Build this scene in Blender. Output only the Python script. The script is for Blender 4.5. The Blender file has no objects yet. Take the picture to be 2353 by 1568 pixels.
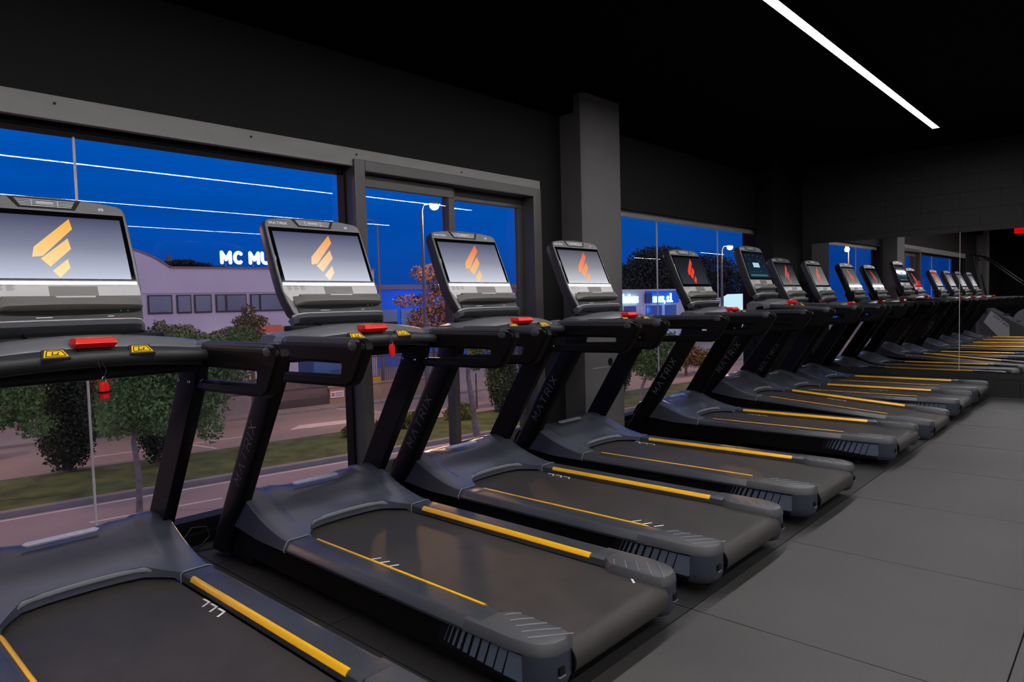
import bpy, bmesh, math, random
from mathutils import Vector, Matrix
random.seed(7)
sc = bpy.context.scene
COL = sc.collection

# ------------------------------------------------------------------ camera
F_PX, YAW, PIT, ROL = 1570.22, 0.745262, -0.053261, -0.0266925
fw = Vector((math.cos(YAW)*math.cos(PIT), math.sin(YAW)*math.cos(PIT), math.sin(PIT)))
r0 = Vector((math.sin(YAW), -math.cos(YAW), 0.0)); u0 = r0.cross(fw)
rr = math.cos(ROL)*r0 + math.sin(ROL)*u0
uu = -math.sin(ROL)*r0 + math.cos(ROL)*u0
cam_d = bpy.data.cameras.new('camera'); cam = bpy.data.objects.new('camera', cam_d); COL.objects.link(cam)
cam_d.sensor_width = 36.0; cam_d.lens = F_PX/2353.0*36.0; cam_d.clip_start = 0.02; cam_d.clip_end = 600
M = Matrix.Identity(4)
for i in range(3):
    M[i][0], M[i][1], M[i][2] = rr[i], uu[i], -fw[i]
M[2][3] = 1.22
cam.matrix_world = M
sc.camera = cam

# ------------------------------------------------------------------ colour management
sc.view_settings.view_transform = 'Standard'; sc.view_settings.look = 'None'
sc.view_settings.exposure = 0.0; sc.view_settings.gamma = 1.0
sc.view_settings.use_curve_mapping = False
sc.cycles.max_bounces = 8; sc.cycles.transparent_max_bounces = 12
sc.cycles.sample_clamp_indirect = 120.0

# ------------------------------------------------------------------ dusk sky (blue ahead, warm afterglow behind the gym)
SKY_STRENGTH = 1.0
w = bpy.data.worlds.new('dusk_sky'); sc.world = w; w.use_nodes = True
nt = w.node_tree; nt.nodes.clear()
N = nt.nodes.new; L = nt.links.new
out = N('ShaderNodeOutputWorld'); bg = N('ShaderNodeBackground'); L(bg.outputs[0], out.inputs[0])
tc = N('ShaderNodeTexCoord'); sep = N('ShaderNodeSeparateXYZ'); L(tc.outputs['Generated'], sep.inputs[0])
ramp = N('ShaderNodeValToRGB'); L(sep.outputs[2], ramp.inputs[0])
cr = ramp.color_ramp; cr.elements[0].position = 0.0; cr.elements[0].color = (0.004, 0.055, 0.36, 1)
cr.elements[1].position = 0.62; cr.elements[1].color = (0.50, 0.40, 0.46, 1)
e = cr.elements.new(0.12); e.color = (0.0, 0.075, 0.43, 1)
e = cr.elements.new(0.22); e.color = (0.0, 0.094, 0.50, 1)
e = cr.elements.new(0.36); e.color = (0.004, 0.09, 0.46, 1)
mp = N('ShaderNodeMapping'); mp.inputs['Scale'].default_value = (1.5, 1.5, 9.0); L(tc.outputs['Generated'], mp.inputs[0])
nz = N('ShaderNodeTexNoise'); nz.inputs['Scale'].default_value = 2.2; nz.inputs['Detail'].default_value = 4; L(mp.outputs[0], nz.inputs['Vector'])
mr = N('ShaderNodeMapRange'); L(nz.outputs[0], mr.inputs[0]); mr.inputs[1].default_value = 0.3; mr.inputs[2].default_value = 0.75
mr.inputs[3].default_value = 0.88; mr.inputs[4].default_value = 1.1
mul = N('ShaderNodeVectorMath'); mul.operation = 'SCALE'; L(ramp.outputs[0], mul.inputs[0]); L(mr.outputs[0], mul.inputs['Scale'])
neg = N('ShaderNodeMapRange'); L(sep.outputs[1], neg.inputs[0]); neg.inputs[1].default_value = 0.05; neg.inputs[2].default_value = -0.9
neg.inputs[3].default_value = 0.0; neg.inputs[4].default_value = 1.0
hor = N('ShaderNodeMapRange'); L(sep.outputs[2], hor.inputs[0]); hor.inputs[1].default_value = 0.75; hor.inputs[2].default_value = 0.1
hor.inputs[3].default_value = 0.0; hor.inputs[4].default_value = 1.0
mm = N('ShaderNodeMath'); mm.operation = 'MULTIPLY'; L(neg.outputs[0], mm.inputs[0]); L(hor.outputs[0], mm.inputs[1])
warm = N('ShaderNodeVectorMath'); warm.operation = 'SCALE'; warm.inputs[0].default_value = (0.70, 0.62, 0.80); L(mm.outputs[0], warm.inputs['Scale'])
add = N('ShaderNodeVectorMath'); add.operation = 'ADD'; L(mul.outputs[0], add.inputs[0]); L(warm.outputs[0], add.inputs[1])
L(add.outputs[0], bg.inputs[0]); bg.inputs[1].default_value = SKY_STRENGTH

STRIP_EMIT = 64.0       # ceiling light strips
LAMP_W = 2000.0          # sodium street lamps

# ------------------------------------------------------------------ materials
MATS = {}
def mat(name, color, rough=0.5, metal=0.0, spec=0.5, noise=0.0, nscale=20.0, bump=0.0, bscale=200.0, coat=0.0, emit=None, estr=1.0, stretch=None):
    if name in MATS: return MATS[name]
    m = bpy.data.materials.new(name); m.use_nodes = True; t = m.node_tree; b = t.nodes['Principled BSDF']
    b.inputs['Base Color'].default_value = (*color, 1); b.inputs['Roughness'].default_value = rough
    b.inputs['Metallic'].default_value = metal; b.inputs['Specular IOR Level'].default_value = spec
    b.inputs['Coat Weight'].default_value = coat; b.inputs['Coat Roughness'].default_value = 0.03
    c = t.nodes.new('ShaderNodeTexCoord'); src = c.outputs['Object']
    if stretch:
        mpn = t.nodes.new('ShaderNodeMapping'); mpn.inputs['Scale'].default_value = stretch
        t.links.new(src, mpn.inputs[0]); src = mpn.outputs[0]
    if noise > 0:
        n = t.nodes.new('ShaderNodeTexNoise'); n.inputs['Scale'].default_value = nscale; n.inputs['Detail'].default_value = 5
        t.links.new(src, n.inputs['Vector'])
        x = t.nodes.new('ShaderNodeMapRange'); x.inputs[1].default_value = 0.3; x.inputs[2].default_value = 0.7
        x.inputs[3].default_value = 1-noise; x.inputs[4].default_value = 1+noise; t.links.new(n.outputs[0], x.inputs[0])
        v = t.nodes.new('ShaderNodeVectorMath'); v.operation = 'SCALE'; v.inputs[0].default_value = color
        t.links.new(x.outputs[0], v.inputs['Scale']); t.links.new(v.outputs[0], b.inputs['Base Color'])
    if bump > 0:
        n = t.nodes.new('ShaderNodeTexNoise'); n.inputs['Scale'].default_value = bscale; n.inputs['Detail'].default_value = 3
        t.links.new(src, n.inputs['Vector'])
        bp = t.nodes.new('ShaderNodeBump'); bp.inputs['Strength'].default_value = bump; bp.inputs['Distance'].default_value = 0.002
        t.links.new(n.outputs[0], bp.inputs['Height']); t.links.new(bp.outputs[0], b.inputs['Normal'])
    if emit:
        b.inputs['Emission Color'].default_value = (*emit, 1); b.inputs['Emission Strength'].default_value = estr
    MATS[name] = m; return m

def glass_mat(name, tint=(0.93, 0.96, 0.97), ior=1.5):
    if name in MATS: return MATS[name]
    m = bpy.data.materials.new(name); m.use_nodes = True; t = m.node_tree; t.nodes.clear()
    o = t.nodes.new('ShaderNodeOutputMaterial'); mx = t.nodes.new('ShaderNodeMixShader')
    tr = t.nodes.new('ShaderNodeBsdfTransparent'); tr.inputs[0].default_value = (*tint, 1)
    gl = t.nodes.new('ShaderNodeBsdfGlossy'); gl.inputs['Roughness'].default_value = 0.0
    fr = t.nodes.new('ShaderNodeFresnel'); fr.inputs[0].default_value = ior
    t.links.new(fr.outputs[0], mx.inputs[0]); t.links.new(tr.outputs[0], mx.inputs[1]); t.links.new(gl.outputs[0], mx.inputs[2])
    t.links.new(mx.outputs[0], o.inputs[0]); MATS[name] = m; return m

def emit_mat(name, color, s):
    if name in MATS: return MATS[name]
    m = bpy.data.materials.new(name); m.use_nodes = True; t = m.node_tree; t.nodes.clear()
    o = t.nodes.new('ShaderNodeOutputMaterial'); e = t.nodes.new('ShaderNodeEmission')
    e.inputs[0].default_value = (*color, 1); e.inputs[1].default_value = s; t.links.new(e.outputs[0], o.inputs[0])
    MATS[name] = m; return m

def lin(r, g, b):
    f = lambda c: (c/255/12.92) if c/255 <= 0.04045 else ((c/255+0.055)/1.055)**2.4
    return (f(r), f(g), f(b))

black = mat('satin_black_metal', (0.0038, 0.0032, 0.0032), 0.42, 0.0, 0.18, bump=0.03, bscale=900)
black_soft = mat('black_rubber', (0.017, 0.017, 0.019), 0.40, bump=0.12, bscale=700)
grip_m = mat('ribbed_grip_rubber', (0.034, 0.035, 0.041), 0.38)
black_deep = mat('deep_black_plastic', (0.004, 0.004, 0.005), 0.5, 0, 0.3)
rail_m = mat('dark_grey_rail_plastic', (0.046, 0.050, 0.058), 0.36, noise=0.06, nscale=30, bump=0.25, bscale=500)
cap_m = mat('mid_grey_cap_plastic', (0.066, 0.068, 0.072), 0.42, noise=0.05, nscale=30, bump=0.3, bscale=700)
cap_low = mat('slate_blue_cap_plastic', (0.036, 0.042, 0.060), 0.4, bump=0.1, bscale=500)
hood_m = mat('slate_hood_plastic', (0.072, 0.081, 0.104), 0.25, spec=0.6, noise=0.04, nscale=12, bump=0.03, bscale=600)
hood_side = mat('slate_hood_side_plastic', (0.040, 0.042, 0.055), 0.45)
belt_m = mat('belt_rubber', (0.043, 0.0385, 0.036), 0.50, spec=0.28, noise=0.13, nscale=9, bump=0.45, bscale=420)
yellow = mat('yellow_strip', (1.0, 0.50, 0.004), 0.35, bump=0.05)
white_p = mat('white_print', (0.85, 0.85, 0.83), 0.5, emit=(1, 1, 1), estr=0.0)
lip_m = mat('pale_grey_lip', (0.22, 0.235, 0.26), 0.28)
slat_m = mat('blue_grey_slat', (0.10, 0.125, 0.17), 0.35)
red_p = mat('red_plastic', (0.80, 0.012, 0.010), 0.35)
yel_lab = mat('yellow_label', (0.9, 0.55, 0.0), 0.5)
frame_grey = mat('console_grey', (0.17, 0.17, 0.172), 0.36, bump=0.08, bscale=900)
panel_grey = mat('console_light_grey', (0.50, 0.495, 0.48), 0.34, bump=0.05, bscale=900)
shell_m = mat('console_shell', (0.030, 0.031, 0.034), 0.42)
chin_m = mat('console_chin', (0.075, 0.079, 0.09), 0.38)
glass_blk = mat('black_screen_glass', (0.003, 0.003, 0.004), 0.03, 0, 0.5, coat=1.0)
tray_m = mat('tray_grey', (0.17, 0.162, 0.15), 0.4)
tray_back = mat('tray_back_grey', (0.10, 0.096, 0.09), 0.45)
tray_dark = mat('tray_slot_black', (0.004, 0.004, 0.004), 0.5)
vent_m = mat('vent_metal', (0.75, 0.75, 0.75), 0.35, 0.5)
letter_w = mat('white_lettering', (0.95, 0.95, 0.95), 0.5)
letter_g = mat('grey_mast_lettering', (0.11, 0.11, 0.115), 0.4)
letter_r = mat('red_mast_mark', (0.5, 0.02, 0.02), 0.35)
chrome = mat('chrome', (0.7, 0.72, 0.75), 0.12, 1.0)
badge_m = mat('clear_badge', (0.80, 0.84, 0.90), 0.15, 0.7, bump=1.0, bscale=160)
dash_top = mat('dash_grey', (0.13, 0.132, 0.142), 0.34, bump=0.08, bscale=700)
dash_low = mat('dash_black', (0.028, 0.028, 0.030), 0.5, bump=0.15, bscale=700)
wall_m = mat('black_wall_paint', (0.0042, 0.0038, 0.0037), 0.7, 0.0, 0.3, noise=0.12, nscale=3, bump=0.3, bscale=60)
ceil_m = mat('black_ceiling_paint', (0.0006, 0.0006, 0.0008), 0.9, 0.0, 0.08, bump=0.2, bscale=40)
trim_m = mat('charcoal_trim_paint', (0.26, 0.25, 0.24), 0.42, noise=0.10, nscale=8, bump=0.2, bscale=60, stretch=(0.3, 1, 1))
column_m = mat('charcoal_column_paint', (0.115, 0.110, 0.106), 0.6, noise=0.07, nscale=5, bump=0.35, bscale=70)
alu_m = mat('dark_window_aluminium', (0.085, 0.078, 0.072), 0.35, 0.0, bump=0.05)
alu_blk = mat('black_window_aluminium', (0.006, 0.006, 0.006), 0.5, 0.0, 0.15)
glass_m = glass_mat('window_glass')
joint_m = mat('silicone_joint', (0.62, 0.60, 0.62), 0.4)
skirt_m = mat('black_skirting', (0.006, 0.006, 0.007), 0.45)

# rubber floor tiles, 1 m grid
fm = bpy.data.materials.new('rubber_floor_tiles'); fm.use_nodes = True; t = fm.node_tree; b = t.nodes['Principled BSDF']
c = t.nodes.new('ShaderNodeTexCoord')
n1 = t.nodes.new('ShaderNodeTexNoise'); n1.inputs['Scale'].default_value = 1.3; n1.inputs['Detail'].default_value = 6; t.links.new(c.outputs['Object'], n1.inputs[0])
n2 = t.nodes.new('ShaderNodeTexNoise'); n2.inputs['Scale'].default_value = 420; n2.inputs['Detail'].default_value = 2; t.links.new(c.outputs['Object'], n2.inputs[0])
ra = t.nodes.new('ShaderNodeMapRange'); ra.inputs[1].default_value = .3; ra.inputs[2].default_value = .7; ra.inputs[3].default_value = .86; ra.inputs[4].default_value = 1.14; t.links.new(n1.outputs[0], ra.inputs[0])
rb = t.nodes.new('ShaderNodeMapRange'); rb.inputs[1].default_value = .3; rb.inputs[2].default_value = .7; rb.inputs[3].default_value = .62; rb.inputs[4].default_value = 1.38; t.links.new(n2.outputs[0], rb.inputs[0])
ml = t.nodes.new('ShaderNodeMath'); ml.operation = 'MULTIPLY'; t.links.new(ra.outputs[0], ml.inputs[0]); t.links.new(rb.outputs[0], ml.inputs[1])
vv = t.nodes.new('ShaderNodeVectorMath'); vv.operation = 'SCALE'; vv.inputs[0].default_value = (0.058, 0.0555, 0.053); t.links.new(ml.outputs[0], vv.inputs['Scale'])
t.links.new(vv.outputs[0], b.inputs['Base Color']); b.inputs['Roughness'].default_value = 0.55
bp = t.nodes.new('ShaderNodeBump'); bp.inputs['Strength'].default_value = .5; bp.inputs['Distance'].default_value = .002; t.links.new(n2.outputs[0], bp.inputs['Height']); t.links.new(bp.outputs[0], b.inputs['Normal'])
floor_m = fm

# painted block wall
bm_ = bpy.data.materials.new('painted_block_wall'); bm_.use_nodes = True; t = bm_.node_tree; b = t.nodes['Principled BSDF']
c = t.nodes.new('ShaderNodeTexCoord'); s_ = t.nodes.new('ShaderNodeSeparateXYZ'); cb = t.nodes.new('ShaderNodeCombineXYZ')
t.links.new(c.outputs['Object'], s_.inputs[0]); t.links.new(s_.outputs[1], cb.inputs[0]); t.links.new(s_.outputs[2], cb.inputs[1])
br = t.nodes.new('ShaderNodeTexBrick'); br.inputs['Scale'].default_value = 1.0; br.inputs['Brick Width'].default_value = 0.40; br.inputs['Row Height'].default_value = 0.20
br.inputs['Mortar Size'].default_value = 0.004; br.inputs['Mortar Smooth'].default_value = 0.3
br.inputs['Color1'].default_value = (0.021, 0.0204, 0.0202, 1); br.inputs['Color2'].default_value = (0.025, 0.0242, 0.024, 1); br.inputs['Mortar'].default_value = (0.011, 0.011, 0.011, 1); b.inputs['Specular IOR Level'].default_value = 0.3
t.links.new(cb.outputs[0], br.inputs[0]); t.links.new(br.outputs[0], b.inputs['Base Color']); b.inputs['Roughness'].default_value = 0.6
bp = t.nodes.new('ShaderNodeBump'); bp.invert = True; bp.inputs['Strength'].default_value = .6; bp.inputs['Distance'].default_value = .004; t.links.new(br.outputs[1], bp.inputs['Height']); t.links.new(bp.outputs[0], b.inputs['Normal'])
block_m = bm_
mirror_m = mat('mirror_silver', (0.80, 0.82, 0.82), 0.0, 1.0)

# ------------------------------------------------------------------ geometry helper
class MB:
    def __init__(s, T=None): s.v = []; s.f = []; s.T = T
    def add(s, vs, fs, T=None):
        o = len(s.v)
        for p in vs:
            p = Vector(p)
            if T is not None: p = T @ p
            s.v.append(p)
        s.f += [tuple(i+o for i in f) for f in fs]; return s
    def box(s, x0, x1, y0, y1, z0, z1, T=None):
        vs = [(x, y, z) for x in (x0, x1) for y in (y0, y1) for z in (z0, z1)]
        return s.add(vs, [(0, 1, 3, 2), (4, 6, 7, 5), (0, 4, 5, 1), (2, 3, 7, 6), (0, 2, 6, 4), (1, 5, 7, 3)], T)
    def rings(s, rings, closed=True, cap=True, T=None):
        n = len(rings[0]); vs = [p for r in rings for p in r]; fs = []
        for i in range(len(rings)-1):
            for j in range(n if closed else n-1):
                k = (j+1) % n; fs.append((i*n+j, i*n+k, (i+1)*n+k, (i+1)*n+j))
        if cap and closed:
            fs.append(tuple(range(n))[::-1]); fs.append(tuple((len(rings)-1)*n+j for j in range(n)))
        return s.add(vs, fs, T)
    def prism(s, poly, axis, a, b, T=None):
        # poly 2D in the plane of the two other axes (order x<y<z)
        def P(q, h):
            return {'x': (h, q[0], q[1]), 'y': (q[0], h, q[1]), 'z': (q[0], q[1], h)}[axis]
        return s.rings([[P(q, a) for q in poly], [P(q, b) for q in poly]], T=T)
    def tube(s, pts, r, n=10, closed=False, T=None, flat=None):
        pts = [Vector(p) for p in pts]; rings = []
        up0 = None
        for i, p in enumerate(pts):
            a = pts[(i-1) % len(pts)] if (closed or i > 0) else p
            b = pts[(i+1) % len(pts)] if (closed or i < len(pts)-1) else p
            d = (b-a).normalized()
            if up0 is None:
                up0 = Vector((0, 0, 1)) if abs(d.z) < .9 else Vector((1, 0, 0))
            sx = d.cross(up0).normalized(); up = sx.cross(d).normalized(); up0 = up
            ri = r[i] if isinstance(r, (list, tuple)) else r
            fx, fy = flat if flat else (1, 1)
            rings.append([p + sx*math.cos(2*math.pi*k/n)*ri*fx + up*math.sin(2*math.pi*k/n)*ri*fy for k in range(n)])
        if closed: rings.append(rings[0])
        return s.rings(rings, cap=not closed, T=T)
    def cyl(s, c, r, h, axis='z', n=20, r2=None, T=None):
        r2 = r if r2 is None else r2; R = []
        for rad, q in ((r, -h/2), (r2, h/2)):
            ring = []
            for k in range(n):
                a = 2*math.pi*k/n; u, v = rad*math.cos(a), rad*math.sin(a)
                d = {'x': (q, u, v), 'y': (u, q, v), 'z': (u, v, q)}[axis]
                ring.append((c[0]+d[0], c[1]+d[1], c[2]+d[2]))
            R.append(ring)
        return s.rings(R, T=T)
    def sphere(s, c, r, n=12, m=8, sc3=(1, 1, 1), T=None):
        R = []
        for i in range(m+1):
            t_ = math.pi*(i/m); rad = max(math.sin(t_), 1e-3)
            R.append([(c[0]+r*sc3[0]*rad*math.cos(2*math.pi*k/n), c[1]+r*sc3[1]*rad*math.sin(2*math.pi*k/n), c[2]-r*sc3[2]*math.cos(t_)) for k in range(n)])
        return s.rings(R, T=T)
    def mesh(s, name, smooth=True, ang=38, bevel=0.0, seg=2, bang=35, recalc=True):
        me = bpy.data.meshes.new(name); me.from_pydata([tuple(p) for p in s.v], [], s.f)
        b = bmesh.new(); b.from_mesh(me)
        if recalc: bmesh.ops.recalc_face_normals(b, faces=b.faces)
        if bevel > 0:
            es = [e for e in b.edges if len(e.link_faces) == 2 and e.calc_face_angle(0) > math.radians(bang)]
            bf = set(bmesh.ops.bevel(b, geom=es, offset=bevel, segments=seg, affect='EDGES', profile=0.6, clamp_overlap=True)['faces'])
        else: bf = set()
        if smooth:
            for f in b.faces:
                # flat panels between bevelled edges keep their true normal
                f.smooth = not (bf and f not in bf and all(all(g_ in bf or g_ is f for g_ in e_.link_faces) for e_ in f.edges))
            for e in b.edges:
                if len(e.link_faces) == 2 and e.calc_face_angle(0) > math.radians(ang): e.smooth = False
        b.to_mesh(me); b.free(); return me

def put(name, me, material, parent=None, loc=None, T=None):
    me.name = name
    if T is not None: me.transform(T)
    o = bpy.data.objects.new(name, me); COL.objects.link(o)
    if material is not None and not me.materials: me.materials.append(material)
    if parent: o.parent = parent
    if loc: o.location = loc
    return o
def empty(name, loc=(0, 0, 0), rz=0.0):
    o = bpy.data.objects.new(name, None); COL.objects.link(o); o.location = loc; o.rotation_euler = (0, 0, rz); o.empty_display_size = .2
    return o
def tag(o, label, cat, group=None, kind=None):
    o['label'] = label; o['category'] = cat
    if group: o['group'] = group
    if kind: o['kind'] = kind
    return o
def struct(o): o['kind'] = 'structure'; return o

def text_mesh(body, size, T, extrude=0.0005, spacing=1.0, bold=0.0, name='lettering', align='LEFT'):
    cu = bpy.data.curves.new(name, 'FONT'); cu.body = body; cu.size = size; cu.extrude = extrude
    cu.space_character = spacing; cu.offset = bold; cu.align_x = align; cu.resolution_u = 3
    o = bpy.data.objects.new(name, cu); COL.objects.link(o)
    dg = bpy.context.evaluated_depsgraph_get(); me = bpy.data.meshes.new_from_object(o.evaluated_get(dg))
    bpy.data.objects.remove(o); bpy.data.curves.remove(cu)
    me.transform(T); me.materials.clear(); return me

GLYPH = {
 'M': (1.0, [[(0, 0), (0, 1), (.5, .30), (1, 1), (1, 0)]]), 'A': (1.0, [[(0, 0), (.5, 1), (1, 0)], [(.22, .33), (.78, .33)]]), '^': (1.0, [[(0, 0), (.5, 1), (1, 0)]]),
 'T': (.95, [[(0, 1), (.95, 1)], [(.475, 1), (.475, 0)]]), 'R': (.92, [[(0, 0), (0, 1), (.72, 1), (.90, .88), (.90, .58), (.72, .45), (0, .45)], [(.5, .45), (.92, 0)]]),
 'I': (0.0, [[(0, 0), (0, 1)]]), 'X': (.95, [[(0, 0), (.95, 1)], [(0, 1), (.95, 0)]]),
 'C': (.90, [[(.5+.45*math.cos(math.radians(a)), .5+.5*math.sin(math.radians(a))) for a in range(48, 320, 16)]]),
 'U': (.85, [[(0, 1), (0, .38)] + [(.425-.425*math.cos(math.radians(a)), .38-.38*math.sin(math.radians(a))) for a in range(15, 180, 15)] + [(.85, .38), (.85, 1)]]),
 ' ': (.02, [])}
def stroke_text(body, size, T, r, gap=.38, wide=1.0, flat=1.0, name='lettering', n=6):
    mb = MB(); x = 0
    for ch_ in body:
        wdt, ss = GLYPH[ch_]
        for st_ in ss:
            P = [Vector(((x+px*wide)*size, py*size, 0)) for px, py in st_]
            for p_, q_ in zip(P[:-1], P[1:]):
                d = (q_-p_).normalized(); sd_ = Vector((-d.y, d.x, 0))
                mb.rings([[p_+sd_*r*math.cos(2*math.pi*k/n)+Vector((0, 0, r*flat*math.sin(2*math.pi*k/n))) for k in range(n)], [q_+sd_*r*math.cos(2*math.pi*k/n)+Vector((0, 0, r*flat*math.sin(2*math.pi*k/n))) for k in range(n)]])
            for p_ in P: mb.sphere(p_, r, n*2 if n > 6 else 6, 4, (1, 1, flat))
        x += wdt*wide+gap
    me = mb.mesh(name); me.transform(T); return me

# ================================================================== ROOM SHELL
YW, YG, ZC, XM = 3.65, 3.75, 2.97, 9.61
ANG = math.radians(-0.57)                      # the end wall is a touch out of square
def xm(y): return XM + 0.01*(y-3.0)
# floor with tile joints: each tile row/column cut as grooves
tiles = MB(); tiles2 = MB()
gx = [2.40+k for k in range(-10, 8)]; gy = [1.29+k for k in range(-10, 3)]
xs = [-8.0] + [q for q in gx if -7.9 < q < 9.5] + [9.9]; ys = [-9.0] + [q for q in gy if -8.9 < q < 3.6] + [3.95]
g = 0.0025
for i in range(len(xs)-1):
    for j in range(len(ys)-1):
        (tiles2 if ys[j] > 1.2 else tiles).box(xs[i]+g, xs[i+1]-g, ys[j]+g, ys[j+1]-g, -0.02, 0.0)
tiles.box(-8.2, 9.95, -9.2, 3.98, -0.25, -0.012)
fl_me = tiles.mesh('floor', smooth=False, bevel=0.0); fo_ = struct(put('floor', fl_me, floor_m))
floor_shaded = floor_m.copy(); floor_shaded.name = 'shade_darkened_floor_tiles'  # same tiles; shade around the treadmills put into a darker colour
for nd in floor_shaded.node_tree.nodes:
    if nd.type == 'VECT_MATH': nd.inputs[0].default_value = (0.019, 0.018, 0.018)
fo2 = put('treadmill_zone', tiles2.mesh('treadmill_zone', smooth=False), floor_shaded, parent=fo_); fo2['kind'] = 'structure'
struct(put('ceiling', MB().box(-8.2, 9.95, -9.2, 3.98, ZC, ZC+.2).mesh('ceiling', smooth=False), ceil_m))
wl = MB()
wl.box(-8.0, 9.9, YW, 3.83, 2.215, ZC)                       # above windows
wl.box(4.33, 5.30, YW, 3.80, 0.0, 2.215)                     # pier behind the column
wl.box(8.88, 9.9, YW, 3.95, 0.0, 2.215)
wl.box(-8.0, -2.0, YW, 3.95, 0.0, 2.215)
struct(put('wall_front', wl.mesh('wall_front', smooth=False), wall_m))
struct(put('trim_1', MB().box(-2.0, 4.33, YW-.012, YW+.03, 2.112, 2.222).mesh('trim_1', bevel=.003), trim_m))
tr2 = MB().box(5.30, 8.88, YW+.0, YW+.06, 2.105, 2.215)
struct(put('trim_2', tr2.mesh('trim_2', bevel=.003), wall_m))
sc_ = MB()
for x in (0.2, 0.93, 1.86, 2.55, 3.45): sc_.cyl((x, YW-.014, 2.185), .006, .006, 'y', 10)
o = put('screw', sc_.mesh('screw'), black_deep); o.parent = bpy.data.objects['trim_1']; o['kind'] = 'stuff'
struct(put('wall_left', MB().box(-8.2, -8.0, -9.0, 3.95, 0, ZC).mesh('wall_left', smooth=False), wall_m))
struct(put('wall_back', MB().box(-8.2, 9.9, -9.2, -9.0, 0, ZC).mesh('wall_back', smooth=False), wall_m))
wr = MB().rings([[(xm(-9), -9, z), (xm(3.65), 3.65, z), (xm(3.65)+.25, 3.65, z), (xm(-9)+.25, -9, z)] for z in (0, ZC)])
struct(put('wall_right', wr.mesh('wall_right', smooth=False), block_m))
# soffit along the window wall
struct(put('trim_3', MB().box(-8, 9.5, 3.50, YW, 2.80, ZC).mesh('trim_3', smooth=False), ceil_m))
# columns
def column(name, x0, x1, y0, m, y1=YW):
    cmb = MB(); ch = .035
    poly = [(x0+ch, y0), (x1-.004, y0), (x1, y0+.004), (x1, y1), (x0, y1), (x0, y0+ch)]
    cmb.prism(poly, 'z', 0.0, 2.80)
    cmb.prism([(x0-.05, y0-.02), (x1+.12, y0-.02), (x1+.12, y1), (x0-.05, y1)], 'z', 2.965, ZC)
    cmb.prism([(x0+.01, y0+.01), (x1-.01, y0+.01), (x1-.01, y1), (x0+.01, y1)], 'z', 2.80, 2.965)
    return cmb
# first column, with a drilled socket in the front face
X0, X1, YC = 4.62, 5.15, 3.40
cm_ = MB(); ch = .06
cm_.prism([(X0+ch, YC), (X1-.004, YC), (X1, YC+.004), (X1, YW), (X0, YW), (X0, YC+ch*.6)], 'z', 0.0, 2.95)
me = cm_.mesh('column'); col1 = struct(put('trim_4', me, column_m))
hole = MB().cyl((4.94, YC-.0015, .70), .034, .003, 'y', 20)
hh = put('cable_hole', hole.mesh('cable_hole'), black_deep, parent=col1)
crk = MB().box(X0+.06, X0+.30, YC-.001, YC+.002, .660, .6625)
put('paint_crack', crk.mesh('paint_crack'), joint_m, parent=col1)
c2m = MB().prism([(8.60, 3.42), (xm(3.4), 3.42), (xm(3.6), YW), (8.60, YW)], 'z', 0, 2.95)
struct(put('trim_5', c2m.mesh('trim_5', bevel=.006), wall_m))
struct(put('trim_6', MB().prism([(X0-.06, YC-.03), (X1+.10, YC-.03), (X1+.10, 3.5), (X0-.06, 3.5)], 'z', 2.95, ZC).mesh('trim_6'), ceil_m))
c3m = MB().box(-3.8, -3.45, 3.40, YW, 0, 2.95)
struct(put('trim_7', c3m.mesh('trim_7', bevel=.01), column_m))

# ------------------------------------------------------------------ windows
def window(name, x0, x1, seams, z0, z1, ledge=True):
    w_ = empty(name, ((x0+x1)/2, YG, 0)); struct(w_)
    T = Matrix.Translation((-(x0+x1)/2, -YG, 0))
    f = MB()
    f.box(x0, x1, YG-.03, YG+.05, z1, 2.225)            # head
    f.box(x0, x1, YG-.05, YG+.06, 0.0, z0)              # sill
    f.box(x0, x1, YW+.0, YG-.04, 0.0, .055)
    f.box(x0, x0+.015, YG-.03, YG+.05, z0, z1); f.box(x1-.015, x1, YG-.03, YG+.05, z0, z1)
    put('window_frame', f.mesh('window_frame', bevel=.003), alu_blk, w_, T=T)
    edges = [x0+.015] + seams + [x1-.015]
    for a, b_ in zip(edges[:-1], edges[1:]):
        put('pane', MB().add([(a+.003, YG, z0), (b_-.003, YG, z0), (b_-.003, YG, z1), (a+.003, YG, z1)], [(0, 1, 2, 3)]).mesh('pane', recalc=False), glass_m, w_, T=T)
    for q in seams:
        put('glass_joint', MB().box(q-.0045, q+.0045, YG-.006, YG+.006, z0, z1).mesh('glass_joint'), joint_m, w_, T=T)
    return w_
window('window_1', -2.0, 2.52, [-0.75, 1.027], .115, 2.075)
window('window_3', 5.30, 8.88, [6.34, 7.735], .10, 2.075)
struct(put('trim_14', MB().box(5.30, 8.88, YG-.045, YG-.03, 2.045, 2.115).mesh('trim_14'), trim_m))
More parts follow.
